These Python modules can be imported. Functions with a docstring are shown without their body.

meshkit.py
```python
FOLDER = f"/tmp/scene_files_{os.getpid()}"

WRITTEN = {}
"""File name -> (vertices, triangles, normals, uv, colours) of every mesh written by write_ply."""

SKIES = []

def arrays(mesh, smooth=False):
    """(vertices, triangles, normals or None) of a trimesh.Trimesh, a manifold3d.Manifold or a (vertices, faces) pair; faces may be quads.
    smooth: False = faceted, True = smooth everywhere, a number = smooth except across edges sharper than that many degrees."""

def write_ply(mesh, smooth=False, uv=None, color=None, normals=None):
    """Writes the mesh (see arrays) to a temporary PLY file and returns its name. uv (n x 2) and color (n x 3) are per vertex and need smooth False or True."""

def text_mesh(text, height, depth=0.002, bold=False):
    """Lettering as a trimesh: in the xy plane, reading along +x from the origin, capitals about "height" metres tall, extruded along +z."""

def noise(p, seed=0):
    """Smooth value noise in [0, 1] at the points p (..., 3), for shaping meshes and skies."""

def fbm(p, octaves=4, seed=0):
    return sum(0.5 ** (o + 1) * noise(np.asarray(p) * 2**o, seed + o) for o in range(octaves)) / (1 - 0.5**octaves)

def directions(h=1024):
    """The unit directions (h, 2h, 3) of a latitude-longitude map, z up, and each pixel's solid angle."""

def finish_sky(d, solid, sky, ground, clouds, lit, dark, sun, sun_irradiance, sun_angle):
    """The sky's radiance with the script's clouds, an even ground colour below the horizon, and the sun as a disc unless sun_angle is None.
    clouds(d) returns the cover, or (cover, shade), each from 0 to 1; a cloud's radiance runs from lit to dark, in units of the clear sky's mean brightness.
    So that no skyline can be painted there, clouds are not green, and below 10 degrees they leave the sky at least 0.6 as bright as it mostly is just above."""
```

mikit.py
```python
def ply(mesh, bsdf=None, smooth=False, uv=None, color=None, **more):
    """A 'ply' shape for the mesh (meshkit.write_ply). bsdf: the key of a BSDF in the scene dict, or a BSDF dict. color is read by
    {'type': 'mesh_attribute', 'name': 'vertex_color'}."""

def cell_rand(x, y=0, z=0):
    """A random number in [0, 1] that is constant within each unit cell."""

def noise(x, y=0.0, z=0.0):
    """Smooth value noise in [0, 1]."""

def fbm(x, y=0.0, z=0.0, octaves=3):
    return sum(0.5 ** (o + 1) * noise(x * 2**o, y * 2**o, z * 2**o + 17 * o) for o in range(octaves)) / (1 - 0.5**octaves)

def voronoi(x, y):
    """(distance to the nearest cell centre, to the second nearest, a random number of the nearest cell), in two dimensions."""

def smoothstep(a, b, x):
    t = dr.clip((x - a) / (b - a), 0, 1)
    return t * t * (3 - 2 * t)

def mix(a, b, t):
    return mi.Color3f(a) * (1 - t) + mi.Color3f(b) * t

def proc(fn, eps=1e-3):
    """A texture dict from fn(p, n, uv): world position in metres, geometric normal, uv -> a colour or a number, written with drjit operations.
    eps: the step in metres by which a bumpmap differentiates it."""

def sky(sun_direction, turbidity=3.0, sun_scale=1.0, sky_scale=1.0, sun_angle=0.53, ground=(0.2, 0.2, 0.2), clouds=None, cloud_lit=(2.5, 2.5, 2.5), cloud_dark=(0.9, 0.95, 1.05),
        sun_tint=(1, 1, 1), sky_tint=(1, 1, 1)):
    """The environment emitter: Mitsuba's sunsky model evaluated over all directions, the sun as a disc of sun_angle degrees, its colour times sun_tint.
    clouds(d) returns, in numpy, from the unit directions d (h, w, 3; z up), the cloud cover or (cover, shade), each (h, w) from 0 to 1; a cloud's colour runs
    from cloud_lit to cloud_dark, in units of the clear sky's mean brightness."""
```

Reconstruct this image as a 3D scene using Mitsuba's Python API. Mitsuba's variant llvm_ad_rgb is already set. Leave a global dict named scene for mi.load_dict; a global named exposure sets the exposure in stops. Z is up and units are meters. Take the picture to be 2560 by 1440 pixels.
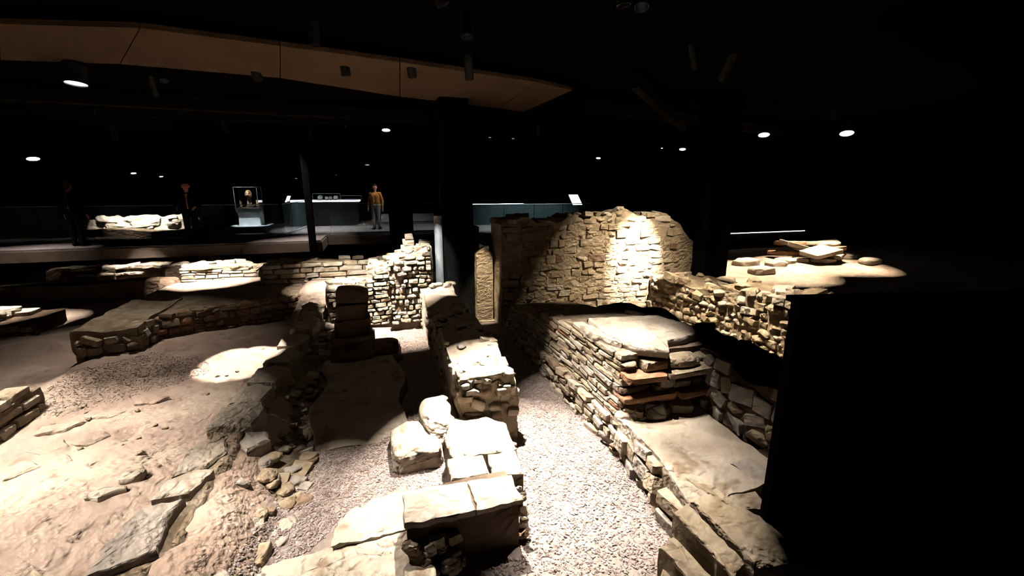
import math, random
import numpy as np
import trimesh
import manifold3d as m3
import mitsuba as mi
import mikit, meshkit
import drjit as dr
from mikit import proc, noise, fbm, smoothstep, mix

# The world follows the grid of the ruins: x runs across the corridor, y along it (away from the camera), z up.
# z = 0 is the visitors' walkway; the excavated floor of the corridor lies at z = -1.4.
T = mi.ScalarTransform4f
scene, labels = {}, {}
exposure = 5.0
DIM = 1 / 32          # the lamps are given for exposure 0 and dimmed by the five stops

# ------------------------------------------------------------------ camera
PITCH, YAW = math.atan(255 / 1100), math.radians(17)
look = np.array([math.sin(YAW) * math.cos(PITCH), math.cos(YAW) * math.cos(PITCH), -math.sin(PITCH)])
scene['camera'] = {'type': 'perspective', 'fov': 2 * math.degrees(math.atan(1280 / 1100)), 'fov_axis': 'x', 'near_clip': 0.05, 'far_clip': 200.0,
                   'to_world': T().look_at(origin=[0, 0, 1.6], target=(np.array([0, 0, 1.6]) + look).tolist(), up=[0, 0, 1])}

# ------------------------------------------------------------------ lights: spots set where light falls, some added as fill (housings built further down)
WARM, NEUT, COOL = (1.0, 0.825, 0.61), (1.0, 0.885, 0.80), (0.93, 0.97, 1.0)
# position, aim, intensity, half cone, half beam, colour
LAMPS = [
    ((1.15, 5.55, 3.3), (1.15, 4.05, -1.3), 1550, 20.5, 8, NEUT, 'near masonry block'),
    ((2.6, 4.2, 3.3), (1.72, 2.45, -1.4), 260, 13, 8, NEUT, 'gravel in front of the near block'),
    ((-5.3, 3.6, 3.3), (-3.05, 3.4, -1.05), 440, 22, 13, NEUT, 'near part of the earth floor on the left'),
    ((-5.4, 5.6, 3.3), (-3.4, 5.5, -1.05), 500, 20, 7, NEUT, 'far part of the earth floor on the left'),
    ((-3.2, 9.2, 3.3), (-2.15, 7.35, -1.05), 900, 8.0, 7.0, NEUT, 'bright pool on the earth floor'),
    ((-3.9, 10.7, 3.3), (-4.15, 12.9, -0.75), 2000, 17, 3, NEUT, 'white wall stub on the left'),
    ((-0.3, 7.9, 3.3), (0.2, 9.2, -0.4), 1100, 20, 10, NEUT, 'rubble end wall beside the pipe'),
    ((5.5, 6.4, 3.3), (5.66, 8.8, -0.05), 2600, 11, 3, NEUT, 'glaring patch on the tall wall'),
    ((5.6, 6.5, 3.3), (5.35, 8.8, -0.75), 330, 28, 9, WARM, 'whole tall wall'),
    ((4.7, 6.0, 3.3), (6.1, 6.2, -0.9), 440, 23, 13, WARM, 'cobble wall'),
    ((9.2, 8.8, 3.3), (9.1, 8.6, -0.5), 520, 25, 17, WARM, 'left part of the lit earth at far right'),
    ((11.6, 9.2, 3.3), (11.5, 8.9, -0.5), 600, 25, 17, WARM, 'tile heap at far right'),
    ((-7.6, 17.4, 3.0), (-8.0, 19.3, 0.2), 700, 26, 14, NEUT, 'pale rock behind the walkway'),
    ((1.0, 16.8, 3.3), (0.8, 17.6, 0.0), 24, 45, 25, COOL, 'rear walkway'),
    ((-2.0, 17.6, 3.3), (-1.9, 18.2, 0.0), 70, 32, 16, COOL, 'corner where the two walkways meet'),
    ((1.6, 7.6, 3.3), (2.14, 9.3, -0.55), 330, 6.5, 4.5, WARM, 'narrow upright pier'),
    ((0.7, 7.7, 3.3), (1.26, 9.6, 0.1), 260, 6, 4, COOL, 'grey upright pipe, added to brighten it'),  # extra spot, put in to brighten the pipe
    ((1.7, 4.05, 3.3), (2.7, 3.2, -0.95), 220, 13, 5, NEUT, 'plaster ledge below the pier, an added fill light'),  # fill added to raise the ledge
    ((-1.95, 4.5, 3.3), (-0.75, 3.75, -1.4), 360, 16, 7, NEUT, 'gravel between kerb wall and block, added to brighten it'),  # added spot, brightens gravel otherwise reached only by spill
    ((-1.7, 8.7, 3.3), (-0.85, 10.3, -0.4), 620, 17, 6, NEUT, 'broken wall and the far end of the kerb'),
    ((-6.0, 12.4, 3.3), (-6.1, 13.85, -0.6), 600, 11, 4, NEUT, 'ruins under the left walkway'),
    ((-6.4, 9.9, 3.3), (-7.0, 10.8, -0.9), 500, 15, 8, NEUT, 'low wall at the left edge'),
    ((-4.4, 16.8, 3.3), (-4.2, 17.6, 0.6), 55, 13, 8, COOL, 'statue display case'),
    ((2.4, 4.2, 3.3), (2.8, 4.2, -0.2), 260, 13, 4, NEUT, 'cap slab of the pier'),
    ((0.75, 4.7, 3.3), (2.6, 4.9, -0.6), 320, 17, 8, NEUT, 'brick courses right of the corridor, an added fill light'),  # added so the wall face reads brighter
    ((-5.7, 7.4, 3.3), (-4.75, 6.75, -1.1), 330, 12, 6, NEUT, 'stepped wall at the left edge'),
    ((-0.6, 6.6, 3.35), (-0.9, 6.8, -1.2), 2.5, 58, 50, WARM, 'shadowed plaster floor, an added dim wide flood to lift the shade'),  # ambient fill, added to lift the dark areas
    ((5.6, 15.2, 3.3), (5.6, 16.5, 0.2), 60, 40, 25, COOL, 'teal glass railing right of the column, added to bring up its teal'),  # added to light the teal layer of the glass
    ((-0.7, 14.6, 3.3), (-1.6, 15.2, -0.2), 45, 20, 10, NEUT, 'end board of the left walkway'),
    ((-4.16, 8.7, 3.1), (-4.25, 8.1, -1.0), 60, 34, 14, NEUT, 'cross wall, large glowing disc at upper left'),
] + [((x, 13.75, 3.3), (x, 14.3, -0.2), 80, 24, 7, NEUT, f'left walkway, {w} of five in a row') for x, w in ((-10.9, 'leftmost'), (-8.6, 'second'), (-6.3, 'third'), (-4.1, 'fourth'), (-2.2, 'rightmost'))]

rng = np.random.default_rng(7)
random.seed(7)

# ------------------------------------------------------------------ materials
def rgb(*c): return {'type': 'rgb', 'value': list(c)}
ALB = 0.42          # darkens the rough materials so that bounced light stays weak

def mottled(a, b, scale=3.0, c=None, spot=0.0, octaves=4):
    def fn(p, n, uv):
        t = fbm(p.x * scale, p.y * scale, p.z * scale, octaves)
        col = mix(a, b, smoothstep(0.32, 0.68, t))
        if c is not None:
            u = fbm(p.x * scale * 2.7 + 31, p.y * scale * 2.7 + 7, p.z * scale * 2.7, 3)
            col = mix(col, c, smoothstep(0.55, 0.75, u) * spot)
        return col * ALB
    return proc(fn)

def rough(a, b, scale, bump=0.0, bscale=30.0, c=None, spot=0.0):
    d = {'type': 'diffuse', 'reflectance': mottled(a, b, scale, c, spot)}
    if bump:
        d = {'type': 'bumpmap', 'arbitrary': BUMP_FINE if bscale > 30 else BUMP_MID, 'scale': bump * 3, 'bsdf': d}
    return {'type': 'twosided', 'bsdf': d}

BUMP_MID = proc(lambda p, n, uv: fbm(p.x * 22, p.y * 22, p.z * 22, 4), eps=4e-3)
BUMP_FINE = proc(lambda p, n, uv: fbm(p.x * 60, p.y * 60, p.z * 60, 3), eps=2e-3)
scene['m_stone_pale'] = rough((0.60, 0.52, 0.42), (0.46, 0.39, 0.30), 5, 0.02, 22, (0.36, 0.29, 0.21), 0.6)
scene['m_stone_tan'] = rough((0.50, 0.41, 0.29), (0.38, 0.30, 0.20), 5, 0.02, 22, (0.27, 0.19, 0.12), 0.6)
scene['m_stone_grey'] = rough((0.47, 0.41, 0.345), (0.37, 0.32, 0.27), 5, 0.02, 22, (0.24, 0.20, 0.16), 0.5)
scene['m_stone_brown'] = rough((0.34, 0.24, 0.17), (0.22, 0.15, 0.10), 5, 0.02, 22)
scene['m_brick'] = rough((0.46, 0.24, 0.14), (0.36, 0.19, 0.11), 6, 0.015, 22, (0.50, 0.36, 0.24), 0.5)
scene['m_mortar'] = rough((0.36, 0.29, 0.21), (0.24, 0.18, 0.12), 6, 0.03, 22)
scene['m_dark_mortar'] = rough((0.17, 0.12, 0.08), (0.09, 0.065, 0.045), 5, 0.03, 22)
scene['m_plaster'] = rough((0.58, 0.50, 0.395), (0.46, 0.38, 0.29), 2.5, 0.02, 22, (0.30, 0.22, 0.145), 0.9)
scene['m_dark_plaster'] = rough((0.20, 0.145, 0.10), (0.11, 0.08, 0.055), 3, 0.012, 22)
scene['m_gravel'] = rough((0.47, 0.40, 0.365), (0.27, 0.215, 0.185), 26)
scene['m_gravel_dull'] = rough((0.46, 0.36, 0.31), (0.32, 0.24, 0.20), 26)
def black(c, r=0.6): return {'type': 'twosided', 'bsdf': {'type': 'principled', 'base_color': rgb(*c), 'roughness': r, 'specular': 0.15}}
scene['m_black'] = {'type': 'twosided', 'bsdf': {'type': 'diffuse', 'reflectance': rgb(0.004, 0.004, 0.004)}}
scene['m_ceiling'] = {'type': 'twosided', 'bsdf': {'type': 'diffuse', 'reflectance': rgb(0.003, 0.0027, 0.0024)}}
scene['m_duct'] = {'type': 'twosided', 'bsdf': {'type': 'diffuse', 'reflectance': rgb(0.012, 0.010, 0.008)}}
scene['m_soffit'] = rough((0.22, 0.148, 0.095), (0.19, 0.128, 0.08), 0.8)
scene['m_steel'] = black((0.012, 0.012, 0.012), 0.5)
scene['m_deck'] = rough((0.40, 0.34, 0.33), (0.34, 0.29, 0.28), 2)
scene['m_fascia'] = rough((0.34, 0.26, 0.20), (0.28, 0.21, 0.16), 2)
scene['m_white'] = {'type': 'twosided', 'bsdf': {'type': 'diffuse', 'reflectance': rgb(0.75, 0.78, 0.80)}}
scene['m_pipe'] = rough((0.42, 0.42, 0.41), (0.34, 0.34, 0.33), 6)
scene['m_rail'] = black((0.25, 0.27, 0.27), 0.35)
scene['m_glass'] = {'type': 'blendbsdf', 'weight': 0.08, 'a': {'type': 'thindielectric', 'specular_transmittance': rgb(0.90, 0.96, 0.95)},
                    'b': {'type': 'twosided', 'bsdf': {'type': 'diffuse', 'reflectance': rgb(0.30, 0.50, 0.52)}}}  # faint teal diffuse layer stands in for reflections and haze in the glass
scene['m_case_glass'] = {'type': 'thindielectric'}

# the earth: sandy loam with pinkish and pale patches, greyer where gravel lies
def earth_fn(p, n, uv):
    t = fbm(p.x * 1.3, p.y * 1.3, 0.3, 4)
    u = fbm(p.x * 7 + 3, p.y * 7, p.z * 4, 4)
    col = mix((0.52, 0.40, 0.315), (0.42, 0.31, 0.24), smoothstep(0.3, 0.7, t))
    col = mix(col, (0.58, 0.48, 0.37), smoothstep(0.5, 0.75, fbm(p.x * 0.9 + 9, p.y * 1.7 + 4, 0.0, 3)) * 0.8)
    col = mix(col, (0.24, 0.165, 0.11), smoothstep(0.60, 0.80, u) * 0.55)
    grav = smoothstep(-1.3, -1.36, p.z) * smoothstep(-2.0, -1.6, p.x) * smoothstep(4.0, 3.6, p.x)
    return mix(col, (0.34, 0.275, 0.235), grav) * ALB
scene['m_earth'] = {'type': 'twosided', 'bsdf': {'type': 'bumpmap', 'arbitrary': BUMP_MID, 'scale': 0.055, 'bsdf': {'type': 'diffuse', 'reflectance': proc(earth_fn)}}}

# ------------------------------------------------------------------ helpers
def numbered(name):
    if name not in scene and name not in labels and not any(k.startswith(name + '__') for k in THINGS): 
        return name
    i = 1
    while f'{name}_{i:03d}' in scene or f'{name}_{i:03d}' in labels: i += 1
    return f'{name}_{i:03d}'
THINGS = set()
COUNT = {}

def thing(name, label, cat, group=None, kind=None):
    k = numbered(name); THINGS.add(k)
    labels[k] = {'label': label, 'category': cat}
    if group: labels[k]['group'] = group
    if kind: labels[k]['kind'] = kind
    return k

def pkey(parent, name):
    base = f'{parent}__{name}' if parent else name
    n = COUNT.get(base, 0); COUNT[base] = n + 1
    return base if n == 0 else f'{base}_{n:03d}'

def part(parent, name, mesh, bsdf, smooth=False, label=None, **more):
    k = pkey(parent, name)
    scene[k] = mikit.ply(mesh, bsdf, smooth=smooth, **more)
    if label: labels[k] = {'label': label}
    return k

def one(name, mesh, bsdf, label, cat, group=None, smooth=False, kind=None, **more):
    k = thing(name, label, cat, group, kind)
    scene[k] = mikit.ply(mesh, bsdf, smooth=smooth, **more)
    return k

def struct(name, mesh, bsdf, smooth=False, label=None):
    scene[name] = mikit.ply(mesh, bsdf, smooth=smooth)
    labels[name] = {'kind': 'structure'}
    if label: labels[name]['label'] = label
    return name

def box(x0, x1, y0, y1, z0, z1):
    b = trimesh.creation.box((x1 - x0, y1 - y0, z1 - z0)); b.apply_translation(((x0 + x1) / 2, (y0 + y1) / 2, (z0 + z1) / 2)); return b

def bev(x0, x1, y0, y1, z0, z1, r=0.01):
    pts = []
    for sx in (0, 1):
        for sy in (0, 1):
            for sz in (0, 1):
                c = np.array([(x0, x1)[sx], (y0, y1)[sy], (z0, z1)[sz]]); o = np.array([1 - 2 * sx, 1 - 2 * sy, 1 - 2 * sz]) * r
                for a in range(3):
                    q = c + o; q[a] = c[a]; pts.append(q)
    return trimesh.convex.convex_hull(np.array(pts))

def tube(p, q, r, n=16, r2=None):
    p, q = np.asarray(p, float), np.asarray(q, float); v = q - p; h = np.linalg.norm(v)
    c = trimesh.creation.cylinder(r, h, sections=n)
    if r2 is not None:
        vv = c.vertices.copy(); t = vv[:, 2] / h + 0.5; vv[:, :2] *= (1 + t * (r2 / r - 1))[:, None]; c.vertices = vv
    c.apply_translation((0, 0, h / 2))
    c.apply_transform(trimesh.geometry.align_vectors((0, 0, 1), v / h)); c.apply_translation(p); return c

def join(ms): return trimesh.util.concatenate(ms)

# unit rocks, each filling the cube of side one: dressed blocks, cobbles and flat shards
def unit(pts):
    h = trimesh.convex.convex_hull(pts); v = h.vertices - (h.vertices.max(0) + h.vertices.min(0)) / 2
    h.vertices = v / (v.max(0) - v.min(0)); return h

def make_block(r):
    c = np.array([[a, b, e] for a in (-1, 1) for b in (-1, 1) for e in (-1, 1)], float)
    pts = []
    for q in c:
        k = r.uniform(0.06, 0.24, 3)
        base = q * (1 - r.uniform(0, 0.13, 3))
        for a in range(3):
            d = base.copy(); d[[(a + 1) % 3, (a + 2) % 3]] *= 1 - k[[(a + 1) % 3, (a + 2) % 3]]; pts.append(d)
    return unit(np.array(pts))

def make_cobble(r):
    p = r.normal(size=(26, 3)); p /= np.linalg.norm(p, axis=1)[:, None]
    return unit(np.sign(p) * np.abs(p) ** 0.75 * r.uniform(0.88, 1.08, (26, 1)))

def make_shard(r):
    n = r.integers(5, 8); a = np.sort(r.uniform(0, 2 * np.pi, n) * 0.3 + np.arange(n) * 2 * np.pi / n); rad = r.uniform(0.75, 1.1, n)
    top = np.stack([np.cos(a) * rad, np.sin(a) * rad, r.uniform(0.8, 1, n)], 1); bot = top * (r.uniform(0.85, 1.06), r.uniform(0.85, 1.06), -1)
    mid = top * (1.05, 1.05, 0.1)
    return unit(np.vstack([top * (0.93, 0.93, 1), bot * (0.95, 0.95, 1), mid]))

BLOCKS = [mikit.ply(make_block(rng), smooth=35) for _ in range(14)]
COBBLES = [mikit.ply(make_cobble(rng), smooth=50) for _ in range(14)]
SHARDS = [mikit.ply(make_shard(rng), smooth=35) for _ in range(10)]
POOL = {'block': BLOCKS, 'cobble': COBBLES, 'shard': SHARDS}

def rot(ax, a):
    return trimesh.transformations.rotation_matrix(a, ax)

def rock(parent, kind, c, size, frame=None, jitter=0.08, mat='m_stone_tan', name='stone', label=None):
    M = np.eye(4)
    if frame is not None: M[:3, :3] = frame
    R = rot((0, 0, 1), rng.normal(0, jitter)) @ rot((1, 0, 0), rng.normal(0, jitter)) @ rot((0, 1, 0), rng.normal(0, jitter * 0.7))
    flip = np.diag([*rng.choice([-1, 1], 2), 1, 1]).astype(float); flip[2, 2] = flip[0, 0] * flip[1, 1]
    A = M @ R @ np.diag([*size, 1.0]) @ flip
    A[:3, 3] = c
    pool = POOL[kind]
    k = pkey(parent, name)
    scene[k] = {**pool[rng.integers(len(pool))], 'bsdf': {'type': 'ref', 'id': mat}, 'to_world': T(A)}
    if label: labels[k] = {'label': label}
    return k

def pick(mats):
    names, w = zip(*mats); w = np.array(w, float)
    return str(rng.choice(names, p=w / w.sum()))

def courses(parent, p0, p1, n_side, z0, top, ch, sl, depth, proud, mats, kinds=(('block', 1),), jitter=0.05, most=300, gap=0.012, skip=0.0, name='stone', zlow=None):
    """Courses of stones on the wall face from p0 to p1 (plan points); n_side = +1: the face looks to the left of the walk from p0 to p1."""
    p0, p1 = np.array(p0, float), np.array(p1, float)
    L = np.linalg.norm(p1 - p0); e = (p1 - p0) / L; n = np.array([-e[1], e[0]]) * n_side
    F = np.array([[e[0], n[0], 0], [e[1], n[1], 0], [0, 0, 1]])
    if np.linalg.det(F) < 0: F[:, 0] *= -1
    made, z = 0, z0
    while True:
        h = rng.uniform(*ch); x = -rng.uniform(0, 0.4) * sl[1]; any_ = False
        while x < L:
            l = rng.uniform(*sl)
            a, b = max(x, 0), min(x + l, L); x += l
            if b - a < sl[0] * 0.45: continue
            xm = (a + b) / 2; t = top(xm)
            hh = h * rng.uniform(0.85, 1.06)
            zb = zlow(xm) if zlow else -9
            if z + hh * 0.55 > t or z + hh < zb: continue
            any_ = True
            if rng.random() < skip or made >= most: continue
            pr = rng.uniform(*proud); dep = depth * rng.uniform(0.8, 1.2)
            c2 = p0 + e * xm + n * (pr - dep / 2)
            rock(parent, pick(kinds), (c2[0], c2[1], z + hh / 2), (b - a - gap, dep, hh - gap), F, jitter, pick(mats), name)
            made += 1
        z += h
        if z > max(top(x_) for x_ in np.linspace(0, L, 9)): break
    return made

def core(s0, s1, d0, d1, zb, top, amp=0.03, res=0.09, freq=4.0, seed=0, side=None, skew=0.0):
    """A rough lump of masonry with an uneven top: top(s, d) gives the height of its crown."""
    n = [max(2, int(math.ceil(w / res))) for w in (s1 - s0, d1 - d0, max(0.3, 0.9))]
    b = trimesh.creation.box((1, 1, 1)); v, f = [], []
    idx = {}
    def vid(i, j, k):
        q = (i, j, k)
        if q not in idx: idx[q] = len(v); v.append(q)
        return idx[q]
    nx, ny, nz = n
    def quad(a, b_, c, d): f.append((a, b_, c)); f.append((a, c, d))
    for i in range(nx):
        for j in range(ny):
            quad(vid(i, j, nz), vid(i + 1, j, nz), vid(i + 1, j + 1, nz), vid(i, j + 1, nz))
            quad(vid(i, j, 0), vid(i, j + 1, 0), vid(i + 1, j + 1, 0), vid(i + 1, j, 0))
    for i in range(nx):
        for k in range(nz):
            quad(vid(i, 0, k), vid(i + 1, 0, k), vid(i + 1, 0, k + 1), vid(i, 0, k + 1))
            quad(vid(i, ny, k), vid(i, ny, k + 1), vid(i + 1, ny, k + 1), vid(i + 1, ny, k))
    for j in range(ny):
        for k in range(nz):
            quad(vid(0, j, k), vid(0, j, k + 1), vid(0, j + 1, k + 1), vid(0, j + 1, k))
            quad(vid(nx, j, k), vid(nx, j + 1, k), vid(nx, j + 1, k + 1), vid(nx, j, k + 1))
    q = np.array(v, float) / (nx, ny, nz)
    s = s0 + q[:, 0] * (s1 - s0); d = d0 + q[:, 1] * (d1 - d0)
    if side is not None:
        s = s + side(d)
    if skew: d = d + skew * (s - s0)
    z = zb + q[:, 2] * (np.vectorize(top)(s, d) - zb)
    P = np.stack([s, d, z], 1)
    off = np.stack([meshkit.fbm(P * freq + 11 * a + seed, 4, seed + a) - 0.5 for a in range(3)], 1) * 2 * amp
    off[:, 2] *= 0.8
    lim = np.clip((P[:, 2] - zb) / 0.05, 0, 1)
    P = P + off * lim[:, None]
    return trimesh.Trimesh(P, np.array(f), process=False)

def boulder(size, seed, res=3, sq=0.55, amp=0.06, freq=1.8, flat=0.0):
    """A rounded, chipped block of the given size about its centre."""
    m = trimesh.creation.icosphere(res); p = np.array(m.vertices)
    p = np.sign(p) * np.abs(p) ** sq; p /= np.abs(p).max(0)
    nse = meshkit.fbm(p * freq + seed * 3.7, 4, seed) - 0.5
    p = p * (1 + amp * 2 * nse[:, None])
    r = np.random.default_rng(seed + 500)
    for _ in range(7):                                   # chisel a few flat facets
        a = r.normal(size=3); a /= np.linalg.norm(a); t = r.uniform(0.80, 1.0) * np.abs(p @ a).max()
        o = np.maximum(p @ a - t, 0); p = p - o[:, None] * a
    m.vertices = p / 2 * np.array(size); return m

def slab(poly, z0, z1, tilt=(0, 0), seed=0, r=0.02):
    """A flat stone with the plan outline poly, its edges broken and its top slightly hollow."""
    P = np.array(poly, float); c = P.mean(0); rr = np.random.default_rng(seed)
    dense = []
    for i in range(len(P)):
        a, b = P[i], P[(i + 1) % len(P)]; n = max(2, int(np.linalg.norm(b - a) / 0.06))
        for t in np.arange(n) / n: dense.append(a + (b - a) * t + rr.normal(0, 0.006, 2))
    D = np.array(dense); n = len(D)
    def ring(k, z, j): return np.column_stack([c + (D - c) * k, np.full(n, z) + rr.normal(0, j, n)])
    lo, hi = ring(0.95, z0, 0.004), ring(0.99, z1 - r, 0.006)
    mid = ring(1.0, (z0 + z1) / 2, 0.01); hi2 = ring(1 - r / np.abs(D - c).max() * 1.4, z1, 0.003); inn = ring(0.55, z1 + 0.004, 0.004)
    V = np.vstack([lo, mid, hi, hi2, inn, [[*c, z1]], [[*c, z0]]]); F = []
    for L in range(4):
        for i in range(n):
            j = (i + 1) % n; a, b, c_, d = L * n + i, L * n + j, (L + 1) * n + j, (L + 1) * n + i
            F += [(a, b, c_), (a, c_, d)]
    for i in range(n):
        j = (i + 1) % n; F.append((4 * n + i, 4 * n + j, 5 * n)); F.append((j, i, 5 * n + 1))
    V[:, 2] += (V[:, 0] - c[0]) * tilt[0] + (V[:, 1] - c[1]) * tilt[1]
    m = trimesh.Trimesh(V, np.array(F), process=False)
    if m.volume < 0: m.invert()
    return m

PEB = []
for _ in range(8):
    q = trimesh.creation.icosphere(0); v = np.array(q.vertices); v *= rng.uniform(0.75, 1.15, (12, 1)); PEB.append((v, np.array(q.faces)))

def pebbles(xy, z, smin, smax, seed, sink=0.25):
    r = np.random.default_rng(seed); n = len(xy); V, F, at = [], [], 0
    size = smin + (smax - smin) * r.random(n) ** 1.6; which = r.integers(8, size=n)
    for w in range(8):
        sel = np.nonzero(which == w)[0]; v, f = PEB[w]
        if not len(sel): continue
        sc = size[sel][:, None] / 2 * r.uniform([0.8, 0.6, 0.4], [1.25, 0.95, 0.75], (len(sel), 3))
        a, t, u = r.uniform(0, 2 * np.pi, len(sel)), r.normal(0, 0.45, len(sel)), r.normal(0, 0.45, len(sel))
        p = v[None] * sc[:, None]
        ca, sa = np.cos(t)[:, None], np.sin(t)[:, None]; y, zz = p[..., 1] * ca - p[..., 2] * sa, p[..., 1] * sa + p[..., 2] * ca
        cu, su = np.cos(u)[:, None], np.sin(u)[:, None]; x, zz = p[..., 0] * cu - zz * su, p[..., 0] * su + zz * cu
        cz, sz = np.cos(a)[:, None], np.sin(a)[:, None]; x, y = x * cz - y * sz, x * sz + y * cz
        q = np.stack([x + xy[sel, 0][:, None], y + xy[sel, 1][:, None], zz + (z[sel] + size[sel] * (0.3 - sink))[:, None]], -1)
        V.append(q.reshape(-1, 3)); F.append((f[None] + (np.arange(len(sel)) * 12)[:, None, None] + at).reshape(-1, 3)); at += len(sel) * 12
    return np.vstack(V), np.vstack(F)

def in_poly(poly, n, seed):
    from shapely import Polygon, contains_xy
    P = Polygon(poly); x0, y0, x1, y1 = P.bounds; r = np.random.default_rng(seed)
    q = r.uniform((x0, y0), (x1, y1), (int(n * (x1 - x0) * (y1 - y0) / P.area * 1.05) + 10, 2))
    return q[contains_xy(P, q[:, 0], q[:, 1])]

# ------------------------------------------------------------------ the ground
def sst(a, b, x):
    t = np.clip((x - a) / (b - a), 0, 1); return t * t * (3 - 2 * t)

def ground(s, d):
    s, d = np.asarray(s, float), np.asarray(d, float)
    P = np.stack([s, d, 0 * s], -1)
    w = (meshkit.fbm(P * 1.1, 3, 3) - 0.5)
    left = -1.06 + 0.16 * (meshkit.fbm(P * 0.7 + 5, 3, 5) - 0.5) + 0.05 * (meshkit.fbm(P * 3.1, 3, 8) - 0.5)
    left = left + 0.03 * (meshkit.fbm(P * 9, 3, 18) - 0.5) - 0.05 * np.maximum(meshkit.fbm(P * 4.3, 3, 28) - 0.62, 0) * 4
    # shallow hollow on the far left, then the level behind the cross wall
    left = left - 0.16 * sst(-4.3, -4.9, s) * sst(6.2, 6.9, d) * sst(9.3, 8.9, d)
    back = -0.74 + 0.10 * (meshkit.fbm(P * 1.4 + 2, 3, 6) - 0.5)
    left = left + (back - left) * sst(9.7, 10.2, d) * sst(-5.2, -4.9, s) * sst(13.2, 12.8, d)
    corr = -1.40 + 0.025 * (meshkit.fbm(P * 2.2, 3, 9) - 0.5)
    z = left + (corr - left) * sst(-1.5 + 0.2 * w, -1.02 + 0.2 * w, s)
    # the corridor rises to the back behind the end wall
    mid = -0.55 + 0.12 * (meshkit.fbm(P * 1.6, 3, 12) - 0.5)
    z = z + (mid - z) * sst(-1.9, -1.5, s) * sst(1.4, 1.1, s) * sst(9.25, 9.7, d) * sst(13.5, 12.5, d)
    # right: plaster level close to the camera, pit before the tall wall, high ground beyond the cobble wall
    pit = -1.25 + 0.10 * (meshkit.fbm(P * 1.3 + 4, 3, 14) - 0.5)
    z = z + (pit - z) * sst(2.8, 3.1, s)
    high = -0.50 + 0.14 * (meshkit.fbm(P * 0.9 + 8, 3, 16) - 0.5)
    z = z + (high - z) * sst(6.25, 6.5, s)
    return z

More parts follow.
